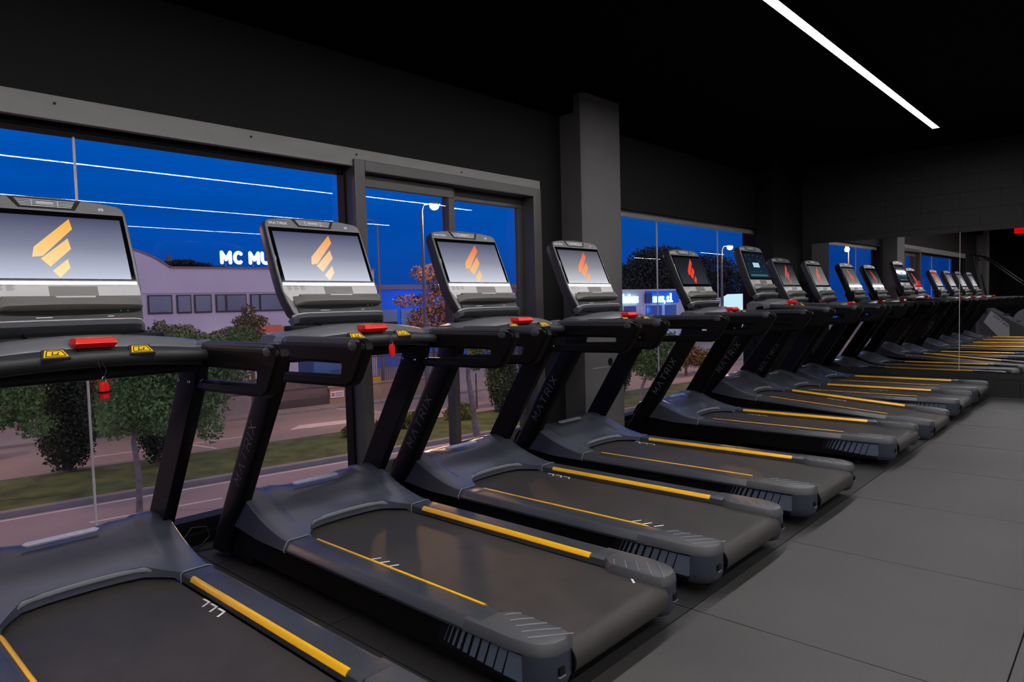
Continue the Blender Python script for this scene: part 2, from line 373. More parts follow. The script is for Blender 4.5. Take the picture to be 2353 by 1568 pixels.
# sliding window between them
w2 = empty('window_2', (3.4, YG, 0)); struct(w2); T = Matrix.Translation((-3.4, -YG, 0))
f = MB()
f.box(2.52, 2.60, YW-.03, YG+.07, 0, 2.155); f.box(4.235, 4.33, YW-.02, YG+.07, 0, 2.155)
f.box(2.60, 4.235, YW-.03, YG+.07, 2.085, 2.155); f.box(2.52, 4.33, YG-.03, YG+.06, 2.15, 2.225); f.box(2.60, 4.235, YW-.02, YG+.07, 0, .12)
put('window_frame', f.mesh('window_frame', bevel=.005), alu_m, w2, T=T)
def sash(x0, x1, y, wl_, wr_, m):
    f = MB(); f.box(x0, x1, y-.02, y+.02, 2.005, 2.085); f.box(x0, x1, y-.02, y+.02, .12, .20)
    f.box(x0, x0+wl_, y-.02, y+.02, .20, 2.005); f.box(x1-wr_, x1, y-.02, y+.02, .20, 2.005)
    s_o = put('sash', f.mesh('sash', bevel=.004), m, w2, T=T)
    put('pane', MB().add([(x0+wl_, y, .2), (x1-wr_, y, .2), (x1-wr_, y, 2.005), (x0+wl_, y, 2.005)], [(0, 1, 2, 3)]).mesh('pane', recalc=False), glass_m, s_o, T=T)
sash(2.60, 3.43, YG-.03, .035, .055, alu_m)
sash(3.395, 4.235, YG+.03, .06, .05, alu_m)
# skirting below the end-wall mirror is plain block; mirrors
mir_z0, mir_z1 = .285, 1.93
for (ya, yb, lab) in ((3.30, 1.598, 'large wall mirror panel nearest the window wall, showing the blue windows reflected'),
                      (1.592, -0.6, 'large wall mirror panel on the right, showing the exercise machines and red sign reflected')):
    mo = MB().rings([[(xm(ya)-.008, ya, z), (xm(yb)-.008, yb, z), (xm(yb)-.001, yb, z), (xm(ya)-.001, ya, z)] for z in (mir_z0, mir_z1)])
    me = mo.mesh('wall_mirror', smooth=False); me.transform(Matrix.Translation((-XM, -(ya+yb)/2, 0)))
    o = put('wall_mirror', me, mirror_m, loc=(XM, (ya+yb)/2, 0))
    if ya < 2: put('seam_strip', MB().box(xm(1.595)-XM-.011, xm(1.595)-XM-.004, 1.5922-(ya+yb)/2, 1.5975-(ya+yb)/2, mir_z0, mir_z1).mesh('seam_strip'), joint_m, o)
    o = o; tag(o, lab, 'mirror', 'mirror panels on the end wall')

# ------------------------------------------------------------------ ceiling light strips
strip_m = emit_mat('led_diffuser', (1.0, 0.97, 1.0), STRIP_EMIT)
def strip(y, x0, x1, label):
    o = empty('linear_ceiling_light', ((x0+x1)/2, y, 2.90)); tag(o, label, 'ceiling light', 'linear ceiling lights')
    h = (x1-x0)/2
    put('housing', MB().box(-h-.01, h+.01, -.032, .032, .006, ZC-2.90).box(-h-.01, h+.01, -.032, -.0285, -.014, .006).box(-h-.01, h+.01, .0285, .032, -.014, .006).box(-h-.01, -h-.003, -.0285, .0285, -.014, .006).box(h+.003, h+.01, -.0285, .0285, -.014, .006).mesh('housing', smooth=False), black_deep, o)
    put('diffuser', MB().box(-h, h, -.0280, .0280, -.0146, .004).mesh('diffuser', smooth=False), strip_m, o)
strip(1.56, -3.6, 8.08, 'long white linear light strip visible on the ceiling above the treadmills')
strip(-1.10, -5.5, 8.42, 'white linear ceiling light strip, seen only as the upper line reflected in the window')
strip(-3.80, -5.5, 8.60, 'white linear ceiling light strip, seen as the middle line reflected in the window')
strip(-6.55, -5.5, 8.60, 'white linear ceiling light strip, seen as the lowest line reflected in the window')

# ================================================================== TREADMILL
YO = 2.3
TO = Matrix.Translation((0, -YO, 0))
P0 = Vector((0, 2.95, 1.35)); Uv = Vector((0, .1065, .25)).normalized(); Nv = Vector((0, -Uv.z, Uv.y))
FM = Matrix.Identity(4)                       # console-face frame: (x, s, n) -> world
for i in range(3):
    FM[i][0] = (1, 0, 0)[i]; FM[i][1] = Uv[i]; FM[i][2] = Nv[i]; FM[i][3] = P0[i]
FT = TO @ FM
def smooth01(t): t = max(0, min(1, t)); return t*t*(3-2*t)
def interp(tab, y):
    for (a, za), (b, zb) in zip(tab[:-1], tab[1:]):
        if y <= b: return za + (zb-za)*smooth01((y-a)/(b-a)) * .35 + (zb-za)*max(0, (y-a)/(b-a))*.65
    return tab[-1][1]

def screen_mats(key, top, bottom, logo_top, logo_bot, s=1.0):
    m = bpy.data.materials.new('screen_image_'+key); m.use_nodes = True; t = m.node_tree; b = t.nodes['Principled BSDF']
    c = t.nodes.new('ShaderNodeTexCoord'); sp = t.nodes.new('ShaderNodeSeparateXYZ'); t.links.new(c.outputs['Generated'], sp.inputs[0])
    r = t.nodes.new('ShaderNodeValToRGB'); t.links.new(sp.outputs[2], r.inputs[0])
    r.color_ramp.elements[0].color = (*lin(*bottom), 1); r.color_ramp.elements[1].color = (*lin(*top), 1)
    em = r.color_ramp.elements.new(.5); em.color = (*lin(*[(p_+q_)/2*.96 for p_, q_ in zip(top, bottom)]), 1)
    b.inputs['Base Color'].default_value = (.003, .003, .004, 1); b.inputs['Roughness'].default_value = .04
    t.links.new(r.outputs[0], b.inputs['Emission Color']); b.inputs['Emission Strength'].default_value = s
    m2 = bpy.data.materials.new('screen_logo_'+key); m2.use_nodes = True; t = m2.node_tree; b = t.nodes['Principled BSDF']
    c = t.nodes.new('ShaderNodeTexCoord'); sp = t.nodes.new('ShaderNodeSeparateXYZ'); t.links.new(c.outputs['Generated'], sp.inputs[0])
    r = t.nodes.new('ShaderNodeValToRGB'); t.links.new(sp.outputs[2], r.inputs[0])
    r.color_ramp.elements[0].color = (*lin(*logo_bot), 1); r.color_ramp.elements[1].color = (*lin(*logo_top), 1)
    b.inputs['Base Color'].default_value = (.003, .003, .004, 1); b.inputs['Roughness'].default_value = .04
    t.links.new(r.outputs[0], b.inputs['Emission Color']); b.inputs['Emission Strength'].default_value = s
    return m, m2

def face_prism(poly, n0, n1, bevel=0.0, name='p', seg=2, ang=38):
    mb = MB(); mb.prism(poly, 'z', n0, n1)
    me = mb.mesh(name, bevel=bevel, seg=seg, ang=ang); me.transform(FT); return me

def make_treadmill():
    root = empty('treadmill', (0, YO, 0))
    # ---- base frame
    f = MB()
    f.box(-.375, .375, 1.36, 3.36, .055, .15)
    for s in (-1, 1):
        f.prism([(1.36, .05), (3.30, .06), (3.30, .185), (1.36, .175)], 'x', s*.375, s*.405)
        f.prism([(3.08, .02), (3.40, .02), (3.40, .12), (3.08, .14)], 'x', s*.33, s*.40)
    f.cyl((0, 3.38, .05), .012, .6, 'x', 10)
    put('base_frame', f.mesh('base_frame', bevel=.006), black, root, T=TO)
    for s in (-1, 1):
        put('levelling_foot', MB().cyl((s*.36, 1.50, .012), .03, .024).cyl((s*.36, 1.50, .04), .010, .05).mesh('levelling_foot', bevel=.003), black, root, T=TO)
        put('transport_wheel', MB().cyl((s*.30, 3.35, .035), .035, .03, 'x', 20).mesh('transport_wheel', bevel=.004), black_soft, root, T=TO)
    # ---- belt, wrapped round the rear roller
    pr = []; R = .052; cy, cz = 1.300, .177-R
    pr.append((2.96, .177)); pr.append((1.30, .177))
    for k in range(1, 13):
        a = math.pi/2 + math.pi*k/12; pr.append((cy+R*math.cos(a), cz+R*math.sin(a)))
    pr.append((2.96, cz-R))
    inner = [(2.96, cz-R+.006)] + [(cy+(R-.006)*math.cos(math.pi/2+math.pi*k/12), cz+(R-.006)*math.sin(math.pi/2+math.pi*k/12)) for k in range(12, -1, -1)] + [(2.96, .171)]
    bl = MB(); ring = pr + inner
    bl.rings([[(x, y, z) for y, z in ring] for x in (-.279, .279)], cap=False)
    n = len(pr)
    belt = put('running_belt', bl.mesh('running_belt', ang=50), belt_m, root, T=TO)
    bd = MB()   # printed tick marks
    def tick(x0, y0, x1, y1, wd=.006):
        d = Vector((x1-x0, y1-y0, 0)).normalized(); nn = Vector((-d.y, d.x, 0))*wd/2
        a, b_ = Vector((x0, y0, .1776)), Vector((x1, y1, .1776))
        bd.rings([[a+nn, b_+nn, b_-nn, a-nn], [q+Vector((0, 0, .0006)) for q in (a+nn, b_+nn, b_-nn, a-nn)]])
    BELT_TICKS(tick)
    # ---- inner roller hubs
    h = MB()
    for s in (-1, 1): h.cyl((s*.268, cy, cz), .043, .016, 'x', 20); h.cyl((s*.29, cy, cz), .012, .05, 'x', 10)
    put('rear_roller', h.mesh('rear_roller'), black_deep, root, T=TO)
    # ---- side rails and end caps
    for s in (-1, 1):
        prof = [(.290, .176), (.292, .203), (.303, .2105), (.392, .2105), (.404, .205), (.420, .178), (.416, .166), (.300, .166)]
        rl = MB().rings([[(s*x, y, z) for x, z in prof] for y in (1.545, 2.735)])
        # raised grip ribs on the tread surface
        for k in range(9):
            x = .317+k*.0085; rl.box(min(s*x, s*(x+.003)), max(s*x, s*(x+.003)), 1.60, 2.64, .2104, .2112)
        rail = put('side_rail', rl.mesh('side_rail', bevel=.002), rail_m, root, T=TO)
        ys_ = [(.2955, .2110), (.3005, .2140), (.308, .2135), (.309, .208), (.2895, .1945), (.288, .198)]
        put('yellow_strip', MB().rings([[(s*x, y, z) for x, z in ys_] for y in (1.615, 2.655)]).mesh('yellow_strip', bevel=.0012), yellow, rail, T=TO)
        # joint band where the rail meets the hood
        jp = [(.288, .168), (.288, .206), (.300, .2135), (.394, .2135), (.407, .207), (.4235, .178), (.419, .163)]
        jr = MB(); jr.tube([(s*x, 2.735, z) for x, z in jp], .0022, 6)
        put('joint_band', jr.mesh('joint_band'), lip_m, rail, T=TO)
        # end cap top
        op = [(.294, 1.60), (.294, 1.545), (.288, 1.530), (.264, 1.508), (.258, 1.492), (.256, 1.30), (.263, 1.272), (.300, 1.256), (.355, 1.262), (.393, 1.287), (.413, 1.335), (.421, 1.40), (.421, 1.60)]
        cp = MB()
        def ofs(d, z):
            out_ = []
            cx_, cy_ = .340, 1.43
            for x, y in op:
                out_.append((s*(x-(1 if x > cx_ else -1)*d*min(1, abs(x-cx_)/.03)), y+(d if y < 1.30 else 0), z))
            return out_
        cp.rings([ofs(0, .172), ofs(.001, .188), ofs(.010, .2065), ofs(.016, .2095)])
        cap = put('end_cap', cp.mesh('end_cap', ang=35), cap_m, root, T=TO)
        rb_ = MB()
        for k in range(5):
            rb_.tube([(s*(.270), 1.480-.055*k+(.004 if k == 4 else 0), .2098), (s*(.292+.009*k), 1.498-.047*k, .2102), (s*(.313+.017*k), 1.512-.0393*k, .2096)], .0019, 6)
        put('tread_rib', rb_.mesh('tread_rib'), lip_m, cap, T=TO)
        # lower body of the end cap, with a square socket
        lo = MB()
        def ring(k, z, dy=0):
            return [(s*(.335+(x-.335)*k), y+dy, z) for x, y in [(.300, 1.40), (.266, 1.38), (.262, 1.30), (.270, 1.272), (.305, 1.258), (.358, 1.266), (.393, 1.290), (.412, 1.335), (.412, 1.352)]]
        lo.rings([ring(.72, .046, .03), ring(.93, .058, .012), ring(1.0, .09), ring(1.015, .172)])
        low = put('end_cap_body', lo.mesh('end_cap_body', ang=50), cap_low, cap, T=TO)
        so = MB().box(min(s*.325, s*.350), max(s*.325, s*.350), 1.256, 1.262, .108, .132)
        put('socket', so.mesh('socket'), black_deep, cap, T=TO)
        put('socket_edge', MB().box(min(s*.322, s*.353), max(s*.322, s*.353), 1.254, 1.262, .103, .106).mesh('socket_edge'), lip_m, cap, T=TO)
        # striped side decal
        dp = MB().prism([(1.325, .085), (1.345, .066), (1.74, .085), (1.72, .166), (1.325, .170)], 'x', s*.404, s*.408)
        deco = put('side_panel', dp.mesh('side_panel'), black_deep, root, T=TO)
        wds = [.062, .034, .032, .029, .025, .020, .014, .010, .006, .003]; gaps = [.005, .006, .008, .010, .012, .013, .014, .015, .015]
        sm = MB(); y = 1.345; z1 = .162; sl = .030
        for k, wd in enumerate(wds):
            z0 = .078+.0026*k; a0 = y; a1 = y+wd
            if k == 0: poly = [(a0, z0+.016), (a0+.016, z0), (a1+sl-.002, z0), (a1, z1), (a0+.006, z1), (a0, z1-.010)]
            else: poly = [(a0+sl, z0), (a1+sl, z0), (a1, z1), (a0, z1)]
            sm.prism(poly, 'x', s*.408, s*.4095); y = a1+(gaps[k] if k < 9 else 0)
        put('slat', sm.mesh('slat', smooth=False), slat_m, deco, T=TO)
    # ---- motor hood
    prof = [(2.70, .2115), (2.80, .218), (2.88, .236), (2.96, .258), (3.03, .285), (3.095, .316), (3.15, .336), (3.205, .348), (3.26, .343), (3.33, .305), (3.385, .235), (3.41, .15)]
    xs_ = [-.402, -.394, -.35, -.31, -.288, -.275, -.25, -.20, -.12, -.04, .04, .12, .20, .25, .275, .288, .31, .35, .394, .402]
    def ystart(x):
        x = abs(x)
        if x >= .287: return 2.737
        if x >= .22: return 2.737+(.287-x)/.067*.115
        if x >= .17: return 2.852+(.22-x)/.05*.022
        return 2.874+(1-(x/.17)**2)*.012
    rows = [0, .07, .15, .23, .31, .39, .47, .55, .62, .68, .74, .80, .86, .92, .97, 1]
    vs = []; fs = []
    for t_ in rows:
        for x in xs_:
            y = ystart(x)+(3.41-ystart(x))*t_
            z = interp(prof, y)
            ax = abs(x)
            if ax > .40: z -= .007
            if ax < .288: z -= .010*smooth01((.300-ax)/.035)*smooth01((y-2.86)/.08)
            if ax < .16 and y > 3.14: z -= .012*smooth01((.16-ax)/.03)*smooth01((y-3.14)/.04)
            if y > 3.30: x_ = x*(1-.06*smooth01((y-3.30)/.1))
            else: x_ = x
            vs.append((x_, y, z))
    nx = len(xs_); nr = len(rows)
    for i in range(nr-1):
        for j in range(nx-1): fs.append((i*nx+j, i*nx+j+1, (i+1)*nx+j+1, (i+1)*nx+j))
    # skirt along the belt opening
    base = len(vs)
    for j in range(nx):
        x, y, z = vs[j]; vs.append((x, y+.004, .188 if abs(x) < .287 else .17))
    for j in range(nx-1): fs.append((j, base+j, base+j+1, j+1))
    hood = put('motor_hood', MB().add(vs, fs).mesh('motor_hood', ang=42), hood_m, root, T=TO)
    for s in (-1, 1):
        sd = MB(); top = []; bot = []
        for i in range(nr):
            j = 0 if s < 0 else nx-1
            x, y, z = vs[i*nx+j]
            if y > 3.24: break
            top.append((x, y, z)); bot.append((s*.421, y, .168+.02*smooth01((y-2.95)/.25)))
        o_ = len(top)
        sd.add(top+bot, [(i, i+1, o_+i+1, o_+i) for i in range(o_-1)])
        put('hood_side', sd.mesh('hood_side'), hood_side, hood, T=TO)
    lp = MB(); pts = []
    for k in range(25):
        x = -.225+.45*k/24; y = ystart(x); z = interp(prof, y)-.013
        pts.append((x, y-.001, z))
    lp.tube(pts, .0065, 8, flat=(1, 1.5))
    put('hood_lip_highlight', lp.mesh('hood_lip_highlight'), lip_m, hood, T=TO)  # pale colour stands for light caught on the hood's bevelled edge
    bg_ = MB().prism([(-.135, 3.155), (-.12, 3.140), (.12, 3.140), (.135, 3.155), (.12, 3.172), (-.12, 3.172)], 'z', 0, .008)
    me = bg_.mesh('badge', bevel=.002); me.transform(TO @ Matrix.Translation((0, 0, .337-.0)) @ Matrix.Translation((0, 3.155, 0)) @ Matrix.Rotation(math.radians(16), 4, 'X') @ Matrix.Translation((0, -3.155, 0)))
    put('badge', me, badge_m, hood)
    # ---- masts
    def my(z): return 3.2-.64*(z-.32)
    for s in (-1, 1):
        mm_ = MB(); rings = []
        sec = [(.370, -.083), (.373, -.087), (.412, -.087), (.423, -.078), (.4295, -.05), (.4295, .05), (.423, .074), (.410, .084), (.378, .084), (.370, .080)]
        for z in (.03, .20, .45, .70, .93, 1.045):
            yy = my(min(z, .93)) - (.0 if z < .95 else (z-.93)*.35)
            rings.append([(s*x, yy+d, z) for x, d in sec])
        mm_.rings(rings)
        mast = put('mast', mm_.mesh('mast', ang=40), black, root, T=TO)
        # MATRIX lettering up the outside
        ax = Vector((0, -.64, 1)).normalized()
        X_, Y_ = (ax, Vector((0, -1, -.64)).normalized()) if s < 0 else (ax, Vector((0, -1, -.64)).normalized())
        # read from bottom to top, seen from outside
        if s < 0: ydir = Vector((0, 1, .64)).normalized()
        else: ydir = Vector((0, 1, .64)).normalized()
        zdir = Vector((s*1.0, 0, 0))
        xdir = ax
        if xdir.cross(ydir).dot(zdir) < 0: ydir = -ydir if False else ydir; xdir = xdir
        MTX = Matrix.Identity(4)
        if s < 0: xd, yd = ax, Vector((0, 1, .64)).normalized()
        else: xd, yd = ax, Vector((0, -1, -.64)).normalized()
        # letters stand upright across the mast: baseline on the user side for the left face
        zd = xd.cross(yd)
        org = Vector((s*.4302, my(.40)-(.033 if s < 0 else -.033)*1.0, .40))
        for i in range(3):
            MTX[i][0], MTX[i][1], MTX[i][2], MTX[i][3] = xd[i], yd[i], zd[i], org[i]
        me = stroke_text('M^TRIX', .050, TO @ MTX, .0034, gap=.55, wide=.9, flat=.35)
        put('lettering', me, letter_g, mast)
        # bolts
        for (by, bz) in ((2.862, .953), (2.765, .950)):
            put('bolt', MB().sphere((s*.370, by, bz), .0085, 12, 8).mesh('bolt'), chrome, mast, T=TO)
        put('bolt', MB().sphere((s*.392, 2.712-.008, .955), .0085, 12, 8).mesh('bolt'), chrome, mast, T=TO)
    # ---- cross beam below the dashboard
    cb_ = MB().box(-.375, .375, 2.68, 2.77, .995, 1.052)
    put('cross_beam', cb_.mesh('cross_beam', bevel=.01), black, root, T=TO)
    # ---- handrails
    for s in (-1, 1):
        outer = [(2.80, 1.075), (2.66, 1.108), (2.30, 1.110), (2.14, 1.110), (2.105, 1.107), (2.08, 1.092), (2.075, 1.07), (2.105, 1.02), (2.145, .958), (2.165, .937), (2.20, .924), (2.40, .921), (2.78, .915)]
        inner = [(2.76, 1.013), (2.66, 1.013), (2.30, 1.013), (2.240, 1.013), (2.236, 1.011), (2.233, 1.008), (2.232, 1.004), (2.235, .995), (2.238, .984), (2.246, .972), (2.262, .968), (2.40, .966), (2.76, .958)]
        hm = MB(); A_, B_ = s*.378, s*.428
        hm.rings([[(A_, y, z) for y, z in outer], [(A_, y, z) for y, z in inner], [(B_, y, z) for y, z in inner], [(B_, y, z) for y, z in outer], [(A_, y, z) for y, z in outer]], cap=False)
        hb = bmesh.new(); m0 = hm.mesh('handrail', recalc=False); hb.from_mesh(m0)
        bmesh.ops.remove_doubles(hb, verts=hb.verts, dist=1e-5); bmesh.ops.recalc_face_normals(hb, faces=hb.faces)
        es = [e for e in hb.edges if len(e.link_faces) == 2 and e.calc_face_angle(0) > math.radians(60)]
        bmesh.ops.bevel(hb, geom=es, offset=.011, segments=3, affect='EDGES', clamp_overlap=True)
        for f_ in hb.faces: f_.smooth = True
        for e in hb.edges:
            if len(e.link_faces) == 2 and e.calc_face_angle(0) > math.radians(40): e.smooth = False
        me = bpy.data.meshes.new('handrail'); hb.to_mesh(me); hb.free()
        rail = put('handrail', me, black, root, T=TO)
        gp = MB(); pts = [(s*.404, 2.66, 1.088), (s*.404, 2.50, 1.090), (s*.404, 2.16, 1.090)]
        gp.tube([(s*.404, y, 1.088) for y in (2.66, 2.62, 2.5, 2.3, 2.17)], [.027, .0275, .0275, .0275, .0275], 16, flat=(1.0, .9))
        for k in range(110):
            y = 2.175+k*.0041
            gp.tube([(s*.404, y, 1.088), (s*.404, y+.0022, 1.088)], .0284, 12, flat=(1.0, .9))
        put('ribbed_grip', gp.mesh('ribbed_grip'), grip_m, rail, T=TO)
        ec = MB().sphere((s*.404, 2.150, 1.083), .0315, 16, 10, (.96, 1.7, 1.0))
        put('grip_tip', ec.mesh('grip_tip'), rail_m, rail, T=TO)
        bc = MB().tube([(s*.404, 2.72, 1.082), (s*.404, 2.66, 1.088)], [.032, .030], 16)
        put('grip_collar', bc.mesh('grip_collar'), dash_top, rail, T=TO)
    # ---- dashboard
    def dsec(x):
        a = abs(x)/.40; k = a*a
        yo = .075*k; zo = -.030*k
        return [(2.585+yo*1.1, 1.046+zo), (2.572+yo, 1.086+zo), (2.598+yo, 1.096+zo), (2.622+yo, 1.112+zo), (2.640+yo, 1.140+zo*1.2), (2.655+yo, 1.147+zo*1.35),
                (2.78, 1.152+zo*1.2), (2.90-.02*k, 1.146+zo*1.1), (2.96-.06*k, 1.120+zo), (2.95-.06*k, 1.06+zo), (2.80, 1.04+zo*.5)]
    xs2 = [-.405, -.395, -.35, -.28, -.20, -.12, -.04, .04, .12, .20, .28, .35, .395, .405]
    S_ = [[(x, y, z) for y, z in dsec(x)] for x in xs2]
    low = MB(); low.rings([[r[i] for i in (10, 0, 1, 2, 3)] for r in S_], closed=True)
    dash = put('dashboard', low.mesh('dashboard', ang=45), dash_low, root, T=TO)
    upm = MB(); upm.rings([[r[i] for i in (3, 4, 5, 6, 7, 8, 9, 10)] for r in S_], closed=True)
    put('dashboard_top', upm.mesh('dashboard_top', ang=50, bevel=0), dash_top, dash, T=TO)
    edge = MB().tube([(r[3][0], r[3][1]-.001, r[3][2]+.001) for r in S_], .0018, 6)
    put('dashboard_edge', edge.mesh('dashboard_edge'), lip_m, dash, T=TO)
    for s in (-1, 1):
        tr_ = MB(); cx_, cy_ = s*.23, 2.84
        ringo = [(cx_+.085*math.cos(a)*(1 if abs(math.cos(a)) < .9 else .97), cy_+.055*math.sin(a)) for a in [2*math.pi*k/28 for k in range(28)]]
        tr_.rings([[(x, y, 1.128) for x, y in ringo], [(x, y, 1.150) for x, y in ringo]])
        me = tr_.mesh('accessory_tray', bevel=.003)
        put('accessory_tray', me, black_deep, dash, T=TO)
        wl_ = MB().box(min(s*.30, s*.37), max(s*.30, s*.37), 2.628, 2.631, 1.0945, 1.0965)
        put('dash_line', wl_.mesh('dash_line'), lip_m, dash, T=TO)
        # yellow warning switch pad on a sloped block
        PT = TO @ Matrix.Translation((s*.128, 2.538, 1.088)) @ Matrix.Rotation(math.radians(36), 4, 'X')
        def pp(poly, z0, z1, nm, m_, bv):
            me = MB().prism(poly, 'z', z0, z1).mesh(nm, bevel=bv); me.transform(PT); return put(nm, me, m_, dash)
        pp([(-.042, -.002), (.042, -.002), (.034, .046), (-.034, .046)], -.030, .0015, 'pad_base', dash_low, .004)
        pp([(-.035, .004), (.035, .004), (.025, .039), (-.025, .039)], .0012, .0022, 'warning_pad', yel_lab, 0)
        mk = MB()
        for a, b_ in (((-.028, .008), (.028, .008)), ((-.020, .035), (.020, .035)), ((-.028, .008), (-.020, .035)), ((.028, .008), (.020, .035)), ((-.010, .013), (-.004, .030)), ((.004, .015), (.012, .027)), ((-.012, .015), (.010, .015))):
            d = (Vector((b_[0]-a[0], b_[1]-a[1], 0))).normalized(); nn = Vector((-d.y, d.x, 0))*.0014
            A = Vector((a[0], a[1], .0022)); B = Vector((b_[0], b_[1], .0022))
            mk.rings([[A+nn, B+nn, B-nn, A-nn], [q+Vector((0, 0, .0006)) for q in (A+nn, B+nn, B-nn, A-nn)]])
        me = mk.mesh('pad_marking'); me.transform(PT); put('pad_marking', me, black_deep, dash)
    # pulse grip bar across the front
    gb = MB(); pts = []
    for k in range(25):
        x = -.405+.81*k/24; a = (abs(x)/.40)**2
        pts.append((x, 2.560+.07*a, 1.080-.022*a))
    gb.tube(pts, .0225, 14)
    put('front_grip_bar', gb.mesh('front_grip_bar'), dash_low, root, T=TO)
    # ---- stop button
    sb = MB()
    sb.rings([[(x, y, z) for x, y in ((-.055, 2.588), (.055, 2.588), (.060, 2.640), (-.060, 2.640))] for z in (1.112,)] +
             [[(x, y, z) for x, y in ((-.064, 2.575), (.064, 2.575), (.068, 2.645), (-.068, 2.645))] for z in (1.128,)] +
             [[(x, y, z) for x, y in ((-.058, 2.590), (.058, 2.590), (.060, 2.645), (-.060, 2.645))] for z in (1.146,)])
    stop = put('stop_button', sb.mesh('stop_button', bevel=.0025), red_p, root, T=TO)
    st = MB().box(-.050, .050, 2.634, 2.638, 1.1462, 1.1468).box(-.054, -.050, 2.600, 2.638, 1.1462, 1.1468).box(.050, .054, 2.600, 2.638, 1.1462, 1.1468).prism([(-.016, 2.615), (0, 2.606), (.016, 2.615), (.012, 2.628), (-.012, 2.628)], 'z', 1.1462, 1.1468)
    put('button_print', st.mesh('button_print'), yel_lab, stop, T=TO)
    put('button_base', MB().box(-.05, .05, 2.60, 2.66, 1.095, 1.114).mesh('button_base', bevel=.003), black_deep, stop, T=TO)
    # ---- console
    half = [(0, .357), (.10, .354), (.18, .348), (.246, .338), (.264, .328), (.271, .305), (.2735, .20), (.2735, .05), (.271, -.04), (.260, -.10), (.245, -.155), (.228, -.176), (.195, -.186), (.10, -.190), (0, -.191)]
    outl = half + [(-x, s_) for x, s_ in half[-2:0:-1]]
    def scl(k, ks, n_, ds=0): return [(x*k, .09+(s_-.09)*ks+ds, n_) for x, s_ in outl]
    sh = MB().rings([scl(.80, .80, -.085), scl(.95, .94, -.072), scl(1.0, 1.0, -.045), scl(1.0, 1.0, -.008), scl(.99, .992, .002)])
    me = sh.mesh('console', ang=50); me.transform(FT)
    con = put('console', me, shell_m, root)
    fr_ = MB().rings([scl(.985, .988, .0), scl(.975, .980, .005)]); me = fr_.mesh('console_face'); me.transform(FT); put('console_face', me, frame_grey, con)
    # light lower panel
    me = face_prism([(-.262, -.0175), (.262, -.0175), (.264, -.05), (.255, -.095), (-.235, -.095), (-.262, -.05)], .003, .0065, .001, 'control_panel'); put('control_panel', me, panel_grey, con)
    me = face_prism([(-.259, -.017), (.259, -.017), (.257, .292), (-.257, .292)], .003, .0072, .001, 'screen_glass'); put('screen_glass', me, glass_blk, con)
    me = MB().add([(-.241, .008, .0076), (.241, .008, .0076), (.241, .270, .0076), (-.241, .270, .0076)], [(0, 1, 2, 3)]).mesh('screen', recalc=False); me.transform(FT)
    scr = put('screen', me, SCR['t2'][0], con)
    lg = MB()
    for poly in ([(.062, .262), (.067, .219), (-.045, .100), (-.078, .096), (-.068, .137)], [(.046, .178), (.051, .133), (-.026, .057), (-.052, .089)], [(.034, .090), (.037, .053), (-.001, .012), (-.021, .040)]):
        lg.prism(poly, 'z', .0076, .0082)
    me = lg.mesh('screen_logo', smooth=False); me.transform(FT); put('screen_logo', me, SCR['t2'][1], con)
    # vent
    me = face_prism([(-.125, .346), (.115, .346), (.090, .302), (-.095, .302)], .0045, .0062, .001, 'vent'); put('vent', me, black_deep, con)
    vg = MB()
    for k in range(5):
        s_ = .312+k*.0065; hw = .085+.014*k/4; vg.box(-hw-.003, hw-.006, s_-.0013, s_+.0013, .0062, .0075)
    for x in (-.05, .035): vg.box(x-.0012, x+.0012, .310, .339, .0062, .0077)
    vg.box(-.035, .02, .322, .329, .0062, .0075)
    me = vg.mesh('vent_grille'); me.transform(FT); put('vent_grille', me, vent_m, con)
    put('lettering', stroke_text('MATRIX', .0115, FT @ Matrix.Translation((-.243, .3105, .0056)), .0013, gap=.42, wide=1.2, flat=.4), letter_w, con)
    put('wireless_mark', text_mesh('((•))', .0135, FT @ Matrix.Translation((.172, .312, .0056)), spacing=.9, bold=.0003), letter_w, con)
    # label blocks
    lb = MB()
    for x in (-.240, -.206, -.172):
        for k in range(6): lb.box(x, x+.026-(k % 3)*.003, -.020-k*.004, -.0185-k*.004, .0065, .0069)
    me = lb.mesh('instruction_label'); me.transform(FT); put('instruction_label', me, frame_grey, con)
    ph = MB().prism([(-.045, -.022), (.115, -.022), (.115, -.062), (-.045, -.062)], 'z', .0065, .0069)
    me = ph.mesh('charging_mark'); me.transform(FT); put('charging_mark', me, tray_m, con)
    # book ledge
    bk = MB()
    def led(x, n1): return [(x, -.072, .004), (x, -.080, n1*.62), (x, -.102, n1), (x, -.118, n1+.004), (x, -.124, n1*.8), (x, -.122, .004)]
    stn = [(-.225, .012), (-.195, .040), (-.18, .047), (-.05, .054), (.05, .054), (.18, .047), (.235, .042), (.252, .030)]
    bk.rings([led(x, n1) for x, n1 in stn])
    me = bk.mesh('reading_ledge', ang=30); me.transform(FT); put('reading_ledge', me, tray_m, con)
    bk2 = MB().prism([(-.195, -.070), (-.034, -.070), (-.016, -.088), (.085, -.088), (.100, -.070), (.255, -.070), (.258, -.085), (.250, -.105), (-.17, -.105), (-.19, -.088)], 'z', .006, .026)
    me = bk2.mesh('reading_ledge_back', bevel=.002); me.transform(FT); put('reading_ledge_back', me, tray_back, con)
    me = face_prism([(-.222, -.095), (.258, -.095), (.250, -.176), (-.210, -.176)], .003, .012, 0, 'storage_slot'); put('storage_slot', me, tray_dark, con)
    mk = MB().box(-.10, -.05, -.150, -.1485, .012, .0126).box(.13, .15, -.150, -.1485, .012, .0126).box(.175, .18, -.130, -.126, .012, .0126).box(.20, .205, -.130, -.126, .012, .0126)
    me = mk.mesh('port_mark'); me.transform(FT); put('port_mark', me, vent_m, con)
    chn = MB()
